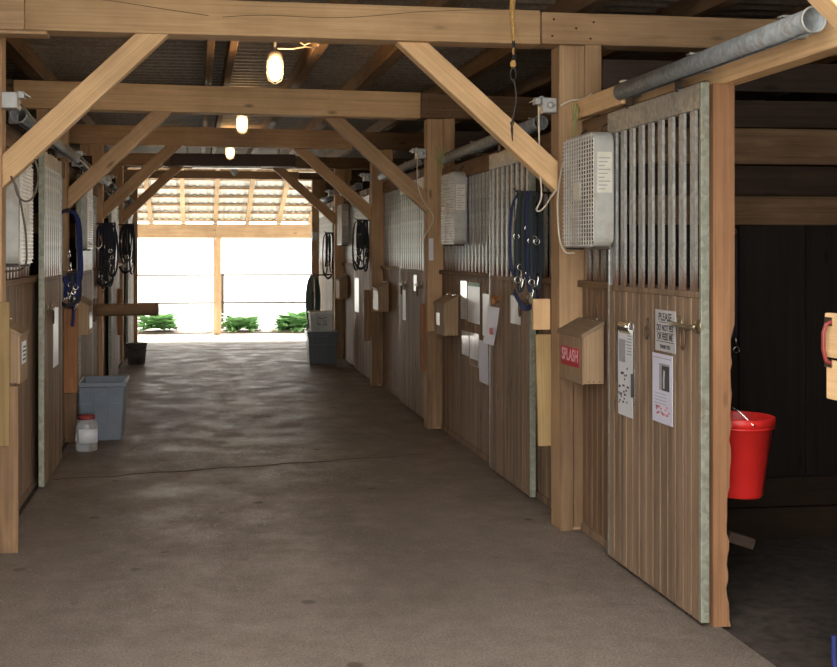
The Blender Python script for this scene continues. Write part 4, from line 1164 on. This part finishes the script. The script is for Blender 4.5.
build('bail', MB().tube(spline([(.186,0,.27), (.14,-.12,.24), (0,-.19,.20), (-.14,-.12,.24), (-.186,0,.27)]), .004, 6), M['iron'], t)
# coiled hose
t = thing('coiled_hose', (1.93, 18.3, 1.30), 'green garden hose coiled on the wall beside the far opening', 'hose')
random.seed(8); hs = MB()
for k in range(11):
    a0 = .03+.0085*k; yo = -.06+.010*k; ln = .50+random.uniform(-.06,.06)
    pts = [(a0*math.sin(a)*(1.0+.15*math.cos(a)), yo+random.uniform(-.004,.004), -ln+ln*math.cos(a)+random.uniform(-.005,.005)) for a in [2*PI*j/26 for j in range(26)]]
    hs.tube(pts, .013, 7, closed=True)
hs.tube(spline([(-.08, -.05, -.75), (-.12, -.06, -1.0), (-.06, -.08, -1.22), (.05, -.1, -1.285), (.15, -.15, -1.287)]), .013, 7)
build('hose_loops', hs, M['hose'], t)
build('hose_hanger', MB().tube([(.30, .05, .0), (.0, .03, -.01), (-.0, -.08, -.01), (-.0, -.1, .03)], .012, 8), M['iron'], t)
# socket box on far right jamb
t = tag(build('switch_box', MB().box(-.05, .05, -.04, 0, -.08, .08).box(-.035, .035, -.048, -.04, -.05, .05), M['outlet'], loc=(2.22, 20.78, 1.98), bev=.004), 'grey switch box on the farthest right post', 'switch box')

# red bucket in the nearest stall
t = thing('red_bucket', (2.545, 4.93, .53), 'bright red bucket hanging inside the open stall doorway', 'bucket')
pr = [(0,.0), (.098,.0), (.106,.01), (.150,.335), (.160,.34), (.162,.375), (.155,.378), (.150,.37), (.145,.34), (.098,.012), (0,.012)]
build('bucket_body', MB().lathe(pr, (0,0,0), 40), M['red_plastic'], t)
build('rim_band', MB().ring((0,0,.33), .154, .006, 'z', 36), M['red_plastic'], t)
build('bail', MB().tube(spline([(-.01,.165,.35), (-.07,.11,.43), (-.13,.0,.46), (-.07,-.11,.42), (-.01,-.165,.35)]), .004, 6), M['chrome'], t)
build('hanger_clip', MB().tube([(-.13, 0, .45), (-.13, 0, .50), (-.145, 0, .52)], .006, 6), M['chrome'], t)
t = tag(build('broken_rail_stub', MB().box(-.03, .10, -.02, .02, -.025, .025), M['dark_x'], loc=(2.44, 4.78, .37), bev=.006), 'short broken rail stub on the jamb under the red bucket', 'stub'); t.rotation_euler = (0, R(18), 0)
# tie strap inside the stall
yy = 6.12
t = thing('tie_strap', (3.12, yy, 1.80), 'thin black tie strap hanging on the dark stall partition', 'strap')
build('webbing', MB().ribbon([(0,-.03,-.02), (.002,-.035,-.35), (.0,-.03,-.62)], .024, .004, (1,0,0)), M['black'], t)
build('snap', MB().tube([(0,-.035,-.62), (.005,-.035,-.66)], .008, 6).ring((.006,-.035,-.69), .018, .004, 'y', 12, 5).ring((0,-.03,-.15), .013, .004, 'y', 12, 5), M['chrome'], t)
build('staple', MB().ring((0,-.012,.0), .016, .005, 'y', 12, 5), M['red_cap'], t)
# blue rope end at the lower right corner
cable('lead_rope', [(2.255, 3.62, .0+.012), (2.262, 3.66, .08), (2.272, 3.70, .2), (2.274, 3.71, .3)], .010, 'blue', 'end of a blue rope in the lower right corner')

# tufts of dry grass caught on the fans
def tuft(x, y, z, lab, seed, sc=1):
    random.seed(seed); mb = MB()
    for k in range(16):
        a = random.uniform(0, 6.28); h = random.uniform(.08, .2)*sc; sp = random.uniform(.0, .05)*sc
        mb.tube(spline([(0,0,0), (sp*.4*math.cos(a), sp*math.sin(a)*.4, h*.6), (sp*math.cos(a), sp*math.sin(a), h)], 3), [.0035]*6+[.001], 4)
        if k % 2 == 0: mb.lathe([(0,-.012), (.006,0), (0,.012)], (sp*math.cos(a), sp*math.sin(a), h), 5)
    o = build('grass_tuft', mb, M['straw'], loc=(x, y, z)); return tag(o, lab, 'grass', 'grass tufts on the fans')
tuft(2.17, 6.16, 2.337, 'dry grass tuft sprouting from the top of the largest fan', 1, 1.1)
tuft(2.17, 9.70, 2.376, 'dry grass tuft on top of the second right fan', 2, 1.3)
